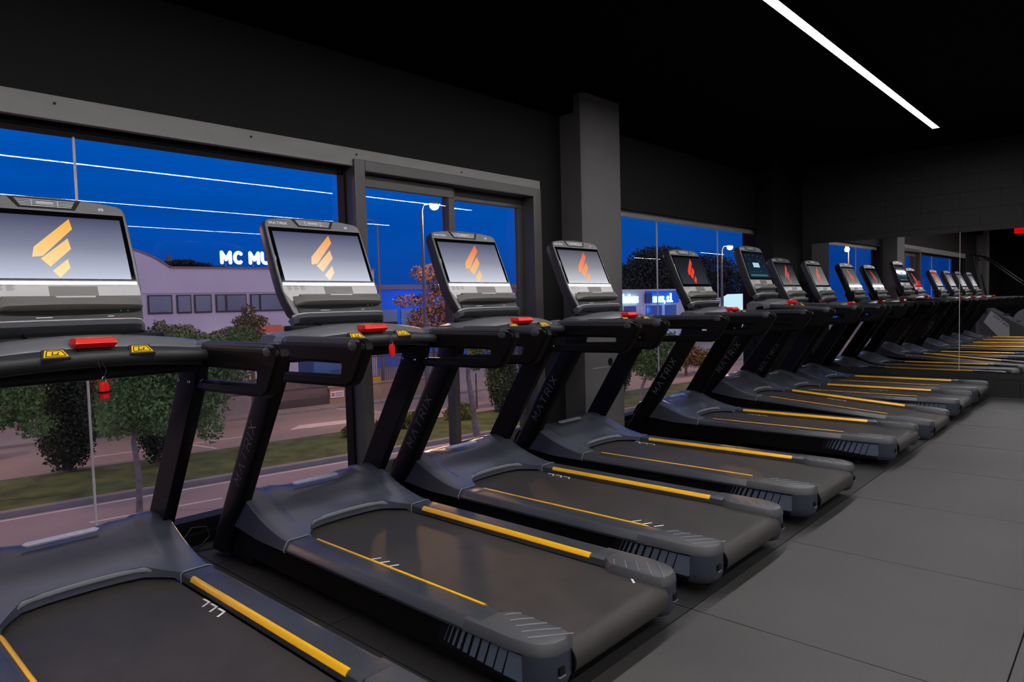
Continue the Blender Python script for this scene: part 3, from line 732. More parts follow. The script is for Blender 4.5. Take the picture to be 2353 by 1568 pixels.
    def chs(x, k): return [(x, -.170, .004), (x, -.173, .044*k), (x, -.181, .052*k), (x, -.196, .046*k), (x, -.212, .020*k), (x, -.216, -.02), (x, -.18, -.04)]
    chn.rings([chs(x, k) for x, k in ((-.252, .25), (-.235, .75), (-.21, .95), (-.10, 1.0), (.10, 1.0), (.21, .95), (.235, .75), (.252, .25))])
    me = chn.mesh('console_chin', ang=30); me.transform(FT); put('console_chin', me, chin_m, con)
    cl_ = MB(); cl_.rings([[(x, -.1690, .004), (x, -.1718, .0450*k), (x, -.1800, .0533*k), (x, -.1815, .004)] for x, k in ((-.2525, .25), (-.2355, .75), (-.21, .95), (-.10, 1.0), (.10, 1.0), (.21, .95), (.2355, .75), (.2525, .25))])
    me = cl_.mesh('chin_lip', ang=30); me.transform(FT); put('chin_lip', me, panel_grey, con)
    # neck joining console to dashboard
    nk = MB().prism([(2.80, 1.10), (2.98, 1.10), (3.04, 1.24), (2.98, 1.36), (2.955, 1.20), (2.90, 1.18), (2.86, 1.165), (2.80, 1.152)], 'x', -.15, .15)
    put('console_neck', nk.mesh('console_neck', bevel=.008), black_deep, root, T=TO)
    return root, belt

def BELT_TICKS(tick): pass
SCR = {
 't1': screen_mats('t1', (72, 76, 104), (196, 202, 220), (250, 176, 60), (255, 236, 178)),
 't2': screen_mats('t2', (76, 80, 108), (204, 208, 222), (247, 150, 60), (255, 244, 205)),
 't3': screen_mats('t3', (82, 84, 108), (208, 212, 226), (240, 96, 66), (255, 220, 150)),
 't4': screen_mats('t4', (84, 84, 98), (205, 206, 214), (238, 84, 62), (252, 190, 130)),
 't5': screen_mats('t5', (24, 24, 30), (48, 54, 64), (238, 66, 40), (238, 66, 40)),
 't6': screen_mats('t6', (10, 20, 34), (20, 44, 56), (20, 40, 55), (20, 40, 55)),
 't7': screen_mats('t7', (18, 18, 24), (110, 110, 112), (220, 60, 44), (150, 110, 100)),
 't8': screen_mats('t8', (84, 84, 84), (140, 140, 138), (226, 92, 80), (215, 110, 96)),
}
proto, _belt = make_treadmill()

def children(o): return [c for c in bpy.data.objects if c.parent == o]
KIDS = {}
def index_kids():
    KIDS.clear()
    for o in bpy.data.objects:
        if o.parent: KIDS.setdefault(o.parent.name, []).append(o)
index_kids()
def copy_tree(o, parent=None):
    c = o.copy(); COL.objects.link(c)
    if parent: c.parent = parent
    for ch_ in KIDS.get(o.name, []): copy_tree(ch_, c)
    return c
units = [
 ('t1', .74, 0, 'black treadmill nearest the camera at the bottom left, cut off by the frame'),
 ('t2', 1.883, 0, 'black treadmill second from the left, its full deck in the foreground'),
 ('t3', 2.92, 0, 'black treadmill third from the left, in front of the sliding window'),
 ('t4', 4.04, 0, 'black treadmill fourth from the left, standing just before the grey column'),
 ('t5', 5.66, 0, 'black treadmill just past the grey column, dark screen with a red-orange logo'),
 ('t6', 6.85, 4.2, 'black treadmill with tilted raised deck and a dark blue menu on its screen'),
 ('t7', 7.93, 0, 'black treadmill second from the mirror wall, right behind the tilted one'),
 ('t8', 8.96, 0, 'black treadmill last in the row, closest to the mirror wall')]
roots = {}
for i, (k, x, tilt, lab) in enumerate(units):
    roots[k] = proto if i == 0 else copy_tree(proto)
index_kids()
for k, x, tilt, lab in units:
    o = roots[k]
    if tilt:
        a = math.radians(tilt); piv = Vector((0, 1.97, .21)); o0 = Vector((0, YO, 0))
        d = Matrix.Rotation(a, 3, 'X') @ (o0-piv); p_ = piv+d
        o.location = (x, p_.y, p_.z); o.rotation_euler = (a, 0, 0)
    else: o.location = (x, YO, 0)
    tag(o, lab, 'treadmill', 'treadmills in a row along the windows')
    for c in KIDS[o.name]:
        if c.name.split('.')[0] == 'console':
            for q in KIDS[c.name]:
                nm = q.name.split('.')[0]
                if nm in ('screen', 'screen_logo') and q.material_slots:
                    q.material_slots[0].link = 'OBJECT'; q.material_slots[0].material = SCR[k][0 if nm == 'screen' else 1]
                if k == 't6' and nm == 'screen_logo': drop = q
# the tilted treadmill shows a menu instead of the logo
con6 = drop.parent; bpy.data.objects.remove(drop)
mn = MB().box(-.075, .075, .118, .168, .0077, .0082); me = mn.mesh('menu_window', smooth=False); me.transform(FT); put('menu_window', me, emit_mat('menu_pale_blue', lin(170, 205, 225), 1.0), con6)
mn = MB().box(-.20, .20, .022, .040, .0077, .0082)
me = mn.mesh('menu_bar', smooth=False); me.transform(FT); put('menu_bar', me, emit_mat('menu_teal', lin(60, 105, 118), 1.0), con6)
mn = MB()
for (x, s_) in ((-.19, .24), (-.10, .25), (.0, .25), (.10, .24), (.19, .23), (-.12, .20), (.06, .20), (.12, .19), (-.19, .15), (.19, .13), (-.10, .075), (-.04, .07), (.06, .075)): mn.box(x-.006, x+.006, s_-.008, s_+.008, .0077, .0082)
me = mn.mesh('menu_icon', smooth=False); me.transform(FT); put('menu_icon', me, emit_mat('menu_icon_blue', lin(50, 80, 110), 1.0), con6)['kind'] = 'stuff'
# lift legs that hold the raised deck
l6 = roots['t6']
lg6 = MB()
for s in (-1, 1): lg6.box(s*.34-.015, s*.34+.015, 3.20-YO, 3.28-YO, -.075, .12); lg6.cyl((s*.34, 3.24-YO, -.085), .030, .028, 'x', 16)
put('lift_leg', lg6.mesh('lift_leg', bevel=.003), black, l6)

# white tick marks printed on the belts (each belt stopped at its own spot)
def ticks(root, items):
    bd = MB()
    for (x0, y0, x1, y1) in items:
        d = Vector((x1-x0, y1-y0, 0)).normalized(); nn = Vector((-d.y, d.x, 0))*.0042
        a, b_ = Vector((x0, y0-YO, .1774)), Vector((x1, y1-YO, .1774))
        bd.rings([[a+nn, b_+nn, b_-nn, a-nn], [q+Vector((0, 0, .0006)) for q in (a+nn, b_+nn, b_-nn, a-nn)]])
    bel = [c for c in KIDS[root.name] if c.name.split('.')[0] == 'running_belt'][0]
    put('printed_mark', bd.mesh('printed_mark', smooth=False), white_p, bel)
def seven(x, y, sx=1):   # three hooked marks in a line
    r = []
    for k in range(3): r += [(x, y-k*.061, x+.002, y-.046-k*.061), (x+.002, y-.043-k*.061, x-.032*sx, y-.064-k*.061)]
    return r
def dashes(x, y):
    return [(x, y-k*.060, x+.042, y-.024-k*.060) for k in range(3)]
ticks(roots['t1'], seven(.274, 2.50))
ticks(roots['t2'], dashes(-.252, 2.345) + [(.23, 1.367, .268, 1.405)])
ticks(roots['t3'], seven(.268, 2.67) + dashes(-.205, 1.762))
ticks(roots['t4'], seven(.268, 2.76))
ticks(roots['t5'], seven(.268, 2.60))
ticks(roots['t6'], seven(.268, 2.30))
ticks(roots['t7'], seven(.268, 2.20))

# red safety clips hanging from three of the dashboards
def safety_key(x, y, z, lab, zt, rot=0.0, cord=True, fold=False):
    o = empty('safety_key', (x, y-.012, z), rot)
    b_ = MB().prism([(-.014, 0), (.014, 0), (.017, .045), (.008, .056), (-.008, .056), (-.015, .045)], 'y', -.007, .007)
    put('clip', b_.mesh('clip', bevel=.002), red_p, o)
    if fold: put('strap', MB().box(-.019, .019, -.012, .012, .020, .026).mesh('strap', bevel=.001), black_deep, o)
    rg = MB().tube([(.009*math.cos(a), 0, .064+.010*math.sin(a)) for a in [2*math.pi*k/14 for k in range(14)]], .0012, 6, closed=True)
    put('ring', rg.mesh('ring'), chrome, o)
    if cord:
        cd = MB().tube([(0, 0, .072), (-.006, .0, .085), (-.012, .002, zt-z-.02), (-.004, .014, zt-z), (.01, .012, zt-z-.004), (.014, .0, zt-z-.03), (.004, .0, .074)], .0012, 6)
        put('cord', cd.mesh('cord'), black_deep, o)
    tag(o, lab, 'safety clip', 'red safety clips on the treadmills')
    return o
safety_key(.74-.005, 2.525, .945, 'red safety clip with black strap below the dashboard of the nearest treadmill', 1.07, .6, True, True)
safety_key(1.883+.035, 2.53, .998, 'red safety clip hanging on a cord from the second treadmill dashboard', 1.107, .3)
safety_key(4.04+.10, 2.525, .965, 'small red safety clip seen between handrails by the grey column', 1.09, .5)
safety_key(2.92+.05, 2.545, 1.0, 'red safety clip mostly hidden behind the handrails of the third treadmill', 1.09, .2) if False else None

# cable loop on the floor by the sill
cu = MB().tube([(1.33, 3.52, .012), (1.36, 3.58, .06), (1.42, 3.60, .11), (1.49, 3.59, .10), (1.50, 3.58, .05), (1.44, 3.56, .012), (1.38, 3.54, .008), (1.45, 3.52, .006), (1.60, 3.50, .006), (1.75, 3.50, .02)], .0035, 8)
tag(put('power_cable', cu.mesh('power_cable'), black_soft), 'thin black power cable looped on the floor beside the window sill', 'cable')

# ================================================================== MACHINES SEEN ONLY IN THE MIRROR
def stair_climber(x, y, lab):
    o = empty('stair_climber', (x, y, 0)); tag(o, lab, 'stair climber')
    lg_ = mat('pale_grey_cover', (.30, .30, .31), .4)
    body = MB().prism([(.55, .05), (.62, .62), (.52, .80), (.38, .82), (-.45, .30), (-.52, .05)], 'x', -.30, .30)
    b0 = put('body', body.mesh('body', bevel=.02), mat('dark_cover', (.05, .05, .055), .4), o)
    pn = MB().prism([(.50, .48), (.35, .76), (-.02, .42), (-.04, .06), (.14, .06)], 'x', .30, .315)
    sp_ = put('side_cover', pn.mesh('side_cover', bevel=.01), lg_, o)
    ax = Vector((0, -.72, -.69)).normalized()
    Mx = Matrix.Identity(4); xd = Vector((0, .74, .67)).normalized(); zd = Vector((1, 0, 0)); yd = zd.cross(xd)
    for i in range(3): Mx[i][0], Mx[i][1], Mx[i][2] = xd[i], yd[i], zd[i]
    Mx[0][3], Mx[1][3], Mx[2][3] = .316, .02, .36
    put('lettering', stroke_text('MATRIX', .055, Mx, .005, .45, 1.0, .4), black_deep, sp_)
    st = MB()
    for k in range(3): st.box(-.27, .27, -.40+k*.22, -.16+k*.22, .30+k*.17, .33+k*.17)
    put('step', st.mesh('step', bevel=.004), black_soft, o)
    for s in (-1, 1):
        h = MB().tube([(s*.33, .78, 2.16), (s*.33, .55, 2.10), (s*.34, .34, 1.93), (s*.36, .0, 1.62), (s*.36, -.45, 1.22), (s*.35, -.60, .95)], .019, 10)
        put('handrail', h.mesh('handrail'), black, o)
        u_ = MB().tube([(s*.30, .45, .70), (s*.33, .62, 1.5), (s*.33, .74, 2.16)], .025, 10); put('upright', u_.mesh('upright'), black, o)
    cn = MB().box(-.22, .22, .62, .68, 1.65, 1.98); put('console', cn.mesh('console', bevel=.02), shell_m, o)
    return o
stair_climber(-1.35, 2.58, 'stair climber with a pale side cover, seen reflected in the right mirror panel')
def elliptical(x, y, lab):
    o = empty('elliptical_trainer', (x, y, 0)); tag(o, lab, 'elliptical trainer', 'elliptical trainers reflected in the mirror')
    put('base', MB().box(-.30, .30, -.7, .75, .03, .09).box(-.05, .05, -.7, .7, .02, .16).mesh('base', bevel=.01), black, o)
    put('flywheel_housing', MB().cyl((0, .45, .42), .34, .26, 'x', 32).mesh('flywheel_housing', bevel=.02), mat('mid_cover', (.16, .16, .17), .4), o)
    put('upright', MB().tube([(0, .50, .5), (0, .42, 1.1), (0, .36, 1.5)], .045, 12).mesh('upright'), black, o)
    put('console', MB().box(-.17, .17, .30, .36, 1.40, 1.66).mesh('console', bevel=.02), frame_grey, o)
    for s in (-1, 1):
        put('arm', MB().tube([(s*.26, .30, .45), (s*.26, .25, 1.0), (s*.24, .12, 1.45), (s*.22, -.02, 1.62)], .018, 10).mesh('arm'), black, o)
        put('pedal_bar', MB().tube([(s*.2, .4, .35+.1*s), (s*.2, -.65, .22)], .022, 8).mesh('pedal_bar'), chrome, o)
        put('pedal', MB().box(s*.2-.07, s*.2+.07, -.45, -.10, .29, .32).mesh('pedal', bevel=.01), black_soft, o)
elliptical(-3.4, 2.0, 'elliptical trainer nearest the stair climber, reflected in the mirror')
elliptical(-4.7, 2.0, 'elliptical trainer farthest from the stair climber, reflected in the mirror')
rs = MB().box(-2.62, -2.58, .9, 2.69, 2.70, 2.90).box(-2.605, -2.595, 1.2, 1.22, 2.90, ZC).box(-2.605, -2.595, 2.3, 2.32, 2.90, ZC)
tag(put('red_sign', rs.mesh('red_sign'), emit_mat('red_light_panel', (.80, .0, .0), 1.0)), 'red panel hung below the ceiling, reflected at the mirror top right', 'sign')

# ================================================================== OUTSIDE
ZG = -4.0
SA = math.radians(-9.5); SU = Vector((math.cos(SA), math.sin(SA), 0)); SV = Vector((-math.sin(SA), math.cos(SA), 0))
ST = Matrix.Rotation(SA, 4, 'Z')
def W(u, v, z=ZG): q = SU*u + SV*v; return (q.x, q.y, z)
def s_obj(name, mb, m, u, v, parent=None, z=ZG, **kw):
    """mesh given in street coordinates (u, v, z), linked with its origin at (u, v, z)"""
    me = mb.mesh(name, **kw)
    if parent is None:
        me.transform(Matrix.Translation((-u, -v, -z))); o = put(name, me, m); o.location = W(u, v, z); o.rotation_euler = (0, 0, SA); return o
    pu, pv, pz = parent['o_u'], parent['o_v'], parent['o_z']
    me.transform(Matrix.Translation((-pu, -pv, -pz))); return put(name, me, m, parent)
def s_empty(name, u, v, z=ZG):
    o = empty(name, W(u, v, z), SA); o['o_u'] = u; o['o_v'] = v; o['o_z'] = z; return o

asphalt = mat('pink_grey_asphalt', (.30, .245, .265), .85, noise=.10, nscale=.5, bump=.3, bscale=30)
asphalt2 = mat('warm_asphalt', (.28, .225, .225), .85, noise=.14, nscale=.35, bump=.3, bscale=30)
curb_m = mat('curb_stone', (.26, .24, .23), .8, noise=.12, nscale=2)
grass_m = mat('verge_grass', (.075, .105, .030), .9, noise=.45, nscale=1.3, bump=1.0, bscale=14)
paint_m = mat('road_paint', (.62, .55, .58), .7, noise=.1, nscale=2)
lilac = mat('pale_render', (.52, .50, .60), .8, noise=.05, nscale=.4)
lilac2 = mat('pale_render_dim', (.50, .44, .52), .8, noise=.05, nscale=.4)
blueb = mat('blue_light_and_facade_colour', (.006, .15, .72), .7, emit=(.0, .05, .45), estr=.0)  # low building's blue light put into the wall colour; also the fascia's blue
win_d = mat('dusk_window_glass', (.13, .16, .22), .15, spec=.6)
win_f = mat('navy_window_frame', (.02, .02, .035), .5)
stone = mat('sandstone_wall', (.34, .25, .185), .9, noise=.15, nscale=1.4)
fence_m = mat('fence_slats', (.17, .12, .105), .7)
gate_m = mat('gate_metal', (.065, .055, .055), .6)
bark = mat('tree_bark', (.18, .16, .15), .9, noise=.3, nscale=5)
bark2 = mat('dark_bark', (.16, .11, .08), .9, noise=.3, nscale=5)
pole_m = mat('lamp_pole_paint', (.13, .13, .15), .6)
roof_m = mat('roof_coping', (.22, .15, .16), .8)
def leafm(n, c): return mat(n, c, .75, noise=.45, nscale=1.2)
lf_mid = leafm('mid_green_leaves', (.10, .19, .050)); lf_dark = leafm('dark_cypress_leaves', (.028, .042, .020)); lf_yel = leafm('yellow_green_leaves', (.17, .19, .035))
lf_red = leafm('russet_leaves', (.16, .085, .06)); lf_org = leafm('orange_hedge_leaves', (.42, .12, .04)); lf_far = leafm('far_dark_leaves', (.022, .028, .024)); lf_olive = leafm('olive_leaves', (.13, .135, .07))

struct(s_obj('trim_8', MB().box(-150, 230, 4.2, 240, ZG-.3, ZG-.02), asphalt2, 0, 60))
struct(s_obj('trim_9', MB().box(-40, 90, 6.0, 22.0, ZG-.1, ZG), asphalt, 10, 14))            # near road
struct(s_obj('trim_10', MB().box(-40, 90, 22.15, 22.45, ZG-.1, ZG+.13).box(-40, 90, 26.75, 26.95, ZG-.1, ZG+.12), curb_m, 10, 22.3))
go = s_obj('grass_strip', MB().box(-40, 90, 22.45, 26.75, ZG-.05, ZG+.10), grass_m, 10, 24.6); struct(go)
rd = MB(); rd.box(-40, 90, 21.75, 21.87, ZG, ZG+.006)
for u in (1.9, -4.4, 8.2, 14.5, 20.8, 27): rd.box(u, u+3.2, 20.0, 20.12, ZG, ZG+.006)
struct(s_obj('trim_11', rd, paint_m, 10, 20))
pk = MB()
for u in (1.5, 5.0, 10.0, 15.0, 20.0): pk.box(u+1.2, u+4.2, 29.4, 29.52, ZG-.02, ZG-.012)
for u in (-2.5, 7.0, 17): pk.add([(u, 27.2, ZG-.012), (u+.15, 27.2, ZG-.012), (u-2.35, 34, ZG-.012), (u-2.5, 34, ZG-.012)], [(0, 1, 2, 3)])
pk.add([(10.4, 29.5, ZG-.011), (11.2, 30.4, ZG-.011), (15.0, 30.1, ZG-.011), (13.4, 29.2, ZG-.011)], [(0, 1, 2, 3)])
struct(s_obj('trim_12', pk, paint_m, 10, 30))
struct(s_obj('trim_13', MB().box(-40, 90, 34.0, 35.3, ZG-.1, ZG+.10), curb_m, 10, 34.6))
# boundary walls and fences
sw = s_obj('sandstone_wall', MB().box(14.75, 21.8, 35.3, 35.55, ZG, ZG+.98).box(14.65, 21.9, 35.26, 35.60, ZG+.95, ZG+1.03), stone, 18, 35.4)
tag(sw, 'low sandstone boundary wall carrying the small white no-entry plate, across the street', 'wall')
bw = s_obj('block_wall', MB().box(7.6, 10.6, 35.3, 35.5, ZG, ZG+1.0), curb_m, 9, 35.4)
tag(bw, 'grey block boundary wall under a slatted fence across the street', 'wall')
fe = s_empty('slatted_fence', 11, 35.6)
tag(fe, 'brown vertical slatted fence with dark base beside the sandstone wall', 'fence')
fb = MB().box(10.6, 14.7, 35.4, 35.45, ZG+.05, ZG+.5)
s_obj('fence_base', fb, gate_m, 0, 0, fe)
sl = MB()
for k in range(110):
    u = 7.7+k*.064
    sl.box(u, u+.04, 35.42, 35.45, ZG+(1.0 if u < 10.6 else .5), ZG+1.75)
s_obj('fence_slat', sl, fence_m, 0, 0, fe, smooth=False)['kind'] = 'stuff'
s_obj('fence_rail', MB().box(7.7, 14.7, 35.38, 35.42, ZG+1.7, ZG+1.78).box(7.7, 14.7, 35.38, 35.42, ZG+1.02, ZG+1.07), gate_m, 0, 0, fe)
pl = s_empty('no_entry_plate', 15.1, 35.2, ZG+.62)
tag(pl, 'small white plate with a red no-entry disc on the sandstone wall', 'sign')
s_obj('plate', MB().box(14.78, 15.55, 35.26, 35.295, ZG+.40, ZG+.76), mat('white_plate', (.75, .72, .74), .6), 0, 0, pl)
s_obj('red_disc', MB().cyl((14.93, 35.255, ZG+.58), .09, .012, 'y', 20), red_p, 0, 0, pl)
s_obj('disc_bar', MB().box(14.87, 14.99, 35.24, 35.25, ZG+.565, ZG+.595), mat('white_plate', (.75, .72, .74), .6), 0, 0, pl)
s_obj('text_line', MB().box(15.07, 15.48, 35.25, 35.262, ZG+.64, ZG+.67).box(15.07, 15.50, 35.25, 35.262, ZG+.56, ZG+.58).box(15.07, 15.45, 35.25, 35.262, ZG+.48, ZG+.50), roof_m, 0, 0, pl)
fe2 = s_empty('metal_railing', 25, 38)
tag(fe2, 'grey metal railing set above the low wall behind the sliding window', 'fence')
r2 = MB()
for k in range(60): r2.box(16.3+k*.12, 16.34+k*.12, 37.4, 37.44, ZG+.6, ZG+2.3)
s_obj('railing_bar', r2, fence_m, 0, 0, fe2, smooth=False)['kind'] = 'stuff'
s_obj('railing_rail', MB().box(16.2, 23.5, 37.38, 37.46, ZG+2.28, ZG+2.36).box(16.2, 23.5, 37.3, 37.5, ZG, ZG+.6), gate_m, 0, 0, fe2)

# lilac industrial building with curved roof and window band
b1 = s_empty('industrial_building', 14, 48)
tag(b1, 'pale lilac industrial building with arched roof end and a band of windows', 'building')
bm1 = MB(); bm1.box(-22, 24.0, 48, 70, ZG, 4.18)
arc = [(9.75, 4.18)] + [(9.75-(.35+5.0*t_)*1.0, 4.18+1.12*math.sin(min(1, t_*1.25)*math.pi/2)) for t_ in [k/10 for k in range(1, 11)]]
arc = [(9.72, 4.18), (9.36, 4.44), (9.0, 4.68), (8.63, 4.89), (8.3, 5.03), (7.99, 5.15), (7.3, 5.36), (6.5, 5.52), (5.0, 5.66), (3.0, 5.55), (1.0, 5.2), (-1.0, 4.6), (-2.0, 4.18)]
bm1.prism([(x, z) for x, z in arc], 'y', 48, 70)
s_obj('wall', bm1, lilac, 0, 0, b1, smooth=False)
s_obj('coping', MB().box(9.7, 24.1, 47.9, 48.2, 4.12, 4.24).tube([(x, 47.98, z+.02) for x, z in arc[:-2]], .07, 6), roof_m, 0, 0, b1)
s_obj('string_course', MB().box(-22, 24.0, 47.93, 48.0, 2.52, 2.58), lilac2, 0, 0, b1)
wins = [(-9.5, -6.0, [-7.5]), (-5.2, -2.5, []), (-1.8, 1.4, [-.4]), (2.1, 4.6, []), (5.3, 7.6, [6.4]), (8.33, 9.75, []), (10.0, 10.88, []), (11.05, 12.13, []), (12.38, 14.38, [13.02]), (14.62, 17.9, [15.25, 16.9]), (18.3, 20.9, [19.4]), (21.3, 23.6, [22.6])]
for a, b_, mull in wins:
    wo = s_obj('window', MB().box(a, b_, 47.90, 48.02, 1.22, 2.42), win_f, 0, 0, b1)
    wo['o_u'] = 14; wo['o_v'] = 48; wo['o_z'] = ZG
    pn = MB(); ed = [a]+mull+[b_]
    for p0, p1 in zip(ed[:-1], ed[1:]): pn.box(p0+.09, p1-.07, 47.87, 47.9, 1.32, 2.34)
    s_obj('pane', pn, win_d, 0, 0, wo)
def sign3d(name, body, size, u, v, z, m, lab, spacing=1.0, bold=.0, sx=1.0, ext=.06):
    T_ = Matrix.Rotation(math.radians(90), 4, 'X') @ Matrix.Diagonal((sx, 1, 1, 1))
    me = text_mesh(body, size, T_, ext, spacing, bold, name)
    o = put(name, me, m); o.location = W(u, v, z); o.rotation_euler = (0, 0, SA); tag(o, lab, 'sign'); return o
white_e = emit_mat('lit_white_letters', (1, .98, .96), 2.2)
me = stroke_text('MC MU', .68, Matrix.Rotation(math.radians(90), 4, 'X'), .115, gap=.40, wide=.80, flat=.5, name='rooftop_sign', n=8)
o = put('rooftop_sign', me, white_e); o.location = W(12.95, 48.1, 4.55); o.rotation_euler = (0, 0, SA); tag(o, 'glowing white MC MU letters standing on the lilac building roof', 'sign')
sp2 = MB()
for u in (13.2, 14.2, 15.0, 16.0): sp2.box(u, u+.04, 48.2, 48.24, 4.18, 4.5)
s_obj('sign_bracket', sp2, roof_m, 0, 0, b1)
# hill with tower
def foliage(name, clusters, n, size, m, seed, parent=None, hang=0.0, org=None):
    rnd = random.Random(seed); vs = []; fs = []; n = int(n*1.8); size = size*.74
    tot = sum(c[3]*c[4]*c[5] for c in clusters)
    for (u, v, z, ru, rv, rz) in clusters:
        k = max(8, int(n*ru*rv*rz/tot))
        for _ in range(k):
            while True:
                a = Vector((rnd.uniform(-1, 1), rnd.uniform(-1, 1), rnd.uniform(-1, 1)))
                if a.length <= 1: break
            a = a*(a.length**-.35 if a.length > .05 else 1)
            if a.length > 1.0: a.normalize()
            a = a*rnd.uniform(.82, 1.22)
            c = Vector((u+a.x*ru, v+a.y*rv, z+a.z*rz))
            d1 = Vector((rnd.gauss(0, 1), rnd.gauss(0, 1), rnd.gauss(0, 1)-hang)).normalized(); d2 = d1.cross(Vector((rnd.gauss(0, 1), rnd.gauss(0, 1), rnd.gauss(0, 1)))).normalized()
            s1 = size*rnd.uniform(.6, 1.4); s2 = s1*rnd.uniform(.35, .6); o_ = len(vs)
            vs += [c-d1*s1, c+d2*s2, c+d1*s1, c-d2*s2]; fs.append((o_, o_+1, o_+2, o_+3))
    mb = MB(); mb.v = [Vector(q) for q in vs]; mb.f = fs
    return mb
def tree(name, u, v, trunk, clusters, n, size, m, bm2, lab, cat='tree', group=None, seed=1, tr_r=.12, hang=0., core=True):
    o = s_empty(name, u, v)
    if trunk: s_obj('trunk', MB().tube(trunk, [tr_r*(1-.5*k/(len(trunk)-1)) for k in range(len(trunk))], 10), bm2, 0, 0, o)
    me = foliage(name, clusters, n, size, m, seed, hang=hang)
    fo = s_obj('foliage', me, m, 0, 0, o, smooth=False, recalc=False)
    tag(o, lab, cat, group); return o
G1 = 'street trees outside the windows'
tree('street_tree', 3.07, 20.2, [(3.05, 20.2, ZG), (3.08, 20.2, -3.0), (3.0, 20.2, -2.1), (3.2, 20.2, -1.2), (3.6, 20.2, -.2)],
     [(3.4, 20.2, -1.0, 1.1, 1.0, .9), (4.5, 20.1, -.9, 1.0, .9, .8), (4.2, 20.3, -.1, 1.3, 1.0, .75), (5.2, 20.2, -.1, .8, .8, .6), (2.6, 20.0, -1.5, .5, .6, .45), (3.0, 20.2, .1, .7, .8, .5), (5.9, 20.2, .35, .5, .5, .45), (3.8, 20.2, -1.6, .6, .7, .4), (4.9, 20.2, -1.9, .35, .5, .5)],
     9500, .085, lf_mid, bark, 'leafy green street tree with a slim pale trunk behind the nearest treadmill', 'tree', G1, 3, .085, .6)
tree('street_tree', 16.2, 22.2, [(15.32, 22.2, ZG), (15.2, 22.2, -3.0), (15.0, 22.2, -1.6), (15.0, 22.2, -.3)], [(15.0, 22.2, .2, .7, .7, .45)], 350, .10, lf_olive, bark, 'bare pale tree trunk with sparse crown behind the sliding window', 'tree', G1, 4, .14)
tree('street_tree', 24.5, 21.8, [(24.45, 21.8, ZG), (24.7, 21.8, -2.8), (25.4, 21.8, -1.8)], [(25.7, 21.8, -1.5, 1.5, 1.0, 1.0), (26.3, 21.8, -.9, 1.0, .8, .6)], 4500, .10, lf_mid, bark, 'green street tree seen just right of the grey column', 'tree', G1, 5, .10, .5)
tree('cypress', 2.05, 27.0, [(2.0, 27.0, ZG), (2.05, 27.0, -3.2)], [(2.08, 27, -2.7, .78, .7, 1.15), (2.1, 27, -1.5, .75, .7, 1.5), (2.1, 27, -.6, .55, .6, 1.0)], 9000, .085, lf_dark, bark2, 'dark rounded cypress standing on the grass strip at the left', 'tree', 'cypresses on the verge', 6, .17)
tree('cypress', 4.5, 25.6, [(4.5, 25.6, ZG), (4.5, 25.6, -3.2)], [(4.5, 25.6, -2.6, .58, .6, 1.1), (4.5, 25.6, -1.4, .5, .6, 1.3)], 4500, .085, lf_dark, bark2, 'narrow dark cypress half hidden behind the nearest street tree trunk', 'tree', 'cypresses on the verge', 7, .12)
tree('cypress', 19.7, 26.2, [(19.6, 26.2, ZG), (19.6, 26.2, -3.2)], [(19.7, 26.2, -2.3, .75, .7, 1.5), (19.75, 26.2, -1.0, .6, .6, 1.0)], 6500, .09, leafm('cypress_green', (.075, .10, .035)), bark2, 'tall green cypress seen between the third and fourth treadmills', 'tree', 'cypresses on the verge', 8, .12)
tree('cypress', 27.6, 26.2, [(27.6, 26.2, ZG), (27.6, 26.2, -3.2)], [(27.6, 26.2, -2.6, .75, .7, 1.2)], 3500, .09, lf_dark, bark2, 'dark cypress low behind the green tree right of the grey column', 'tree', 'cypresses on the verge', 9, .12)
tree('leafy_tree', .5, 24.0, [(-.2, 24, ZG), (-.1, 24, -2.4), (.2, 24, -1.2)], [(.3, 24, -1.2, 1.0, .9, .7), (1.1, 24, -1.9, .5, .5, .35), (-.4, 24, -.8, .9, .8, .7), (.9, 24, -1.0, .5, .5, .6)], 3600, .085, lf_mid, bark, 'leafy tree at the far left edge beside the dark cypress', 'tree', G1, 10, .10, .5)
tree('leafy_tree', 7.4, 32.0, [(7.4, 32, ZG), (7.4, 32, -2)], [(6.4, 32, -.1, 1.4, 1.2, .8), (7.6, 32, -.7, 1.5, 1.2, .9), (5.7, 32, -.9, 1.2, 1.0, .9), (6.0, 32, .55, .35, .5, .4), (7.0, 32, .2, .4, .5, .5), (8.8, 32, -.5, .8, .8, .7), (8.2, 32, .05, .3, .4, .3), (8.4, 32, -1.6, 1.2, .8, .7)], 9000, .11, lf_olive, bark2, 'broad olive green tree crowns in front of the lilac building', 'tree', None, 11, .12)
tree('russet_tree', 11.3, 36.8, [(11.2, 36.8, ZG), (11.2, 36.8, -1), (11.1, 36.8, .8)], [(11.2, 36.8, .7, .85, .8, .35), (10.4, 36.8, .1, 1.0, .8, .35), (11.1, 36.8, -.2, .9, .8, .6), (11.1, 36.8, 1.3, .35, .5, .3), (10.3, 36.8, -1.0, 1.3, .8, .8)], 4000, .11, leafm('brown_green_leaves', (.115, .095, .05)), bark2, 'brownish tree with layered branches before the lilac building windows', 'tree', None, 12, .12)
tree('orange_bush', 12.8, 40.2, [(12.8, 40.2, ZG), (12.8, 40.2, -2)], [(12.7, 40.2, -1.1, 1.0, .8, .75), (13.6, 40.2, -.8, .8, .8, .5)], 2600, .11, leafm('amber_leaves', (.28, .14, .02)), bark2, 'amber orange bush beneath the second treadmill console', 'bush', None, 13, .1)
hd = s_empty('orange_hedge', 5.6, 34.1); tag(hd, 'long orange-brown clipped hedge behind the nearest street tree', 'hedge')
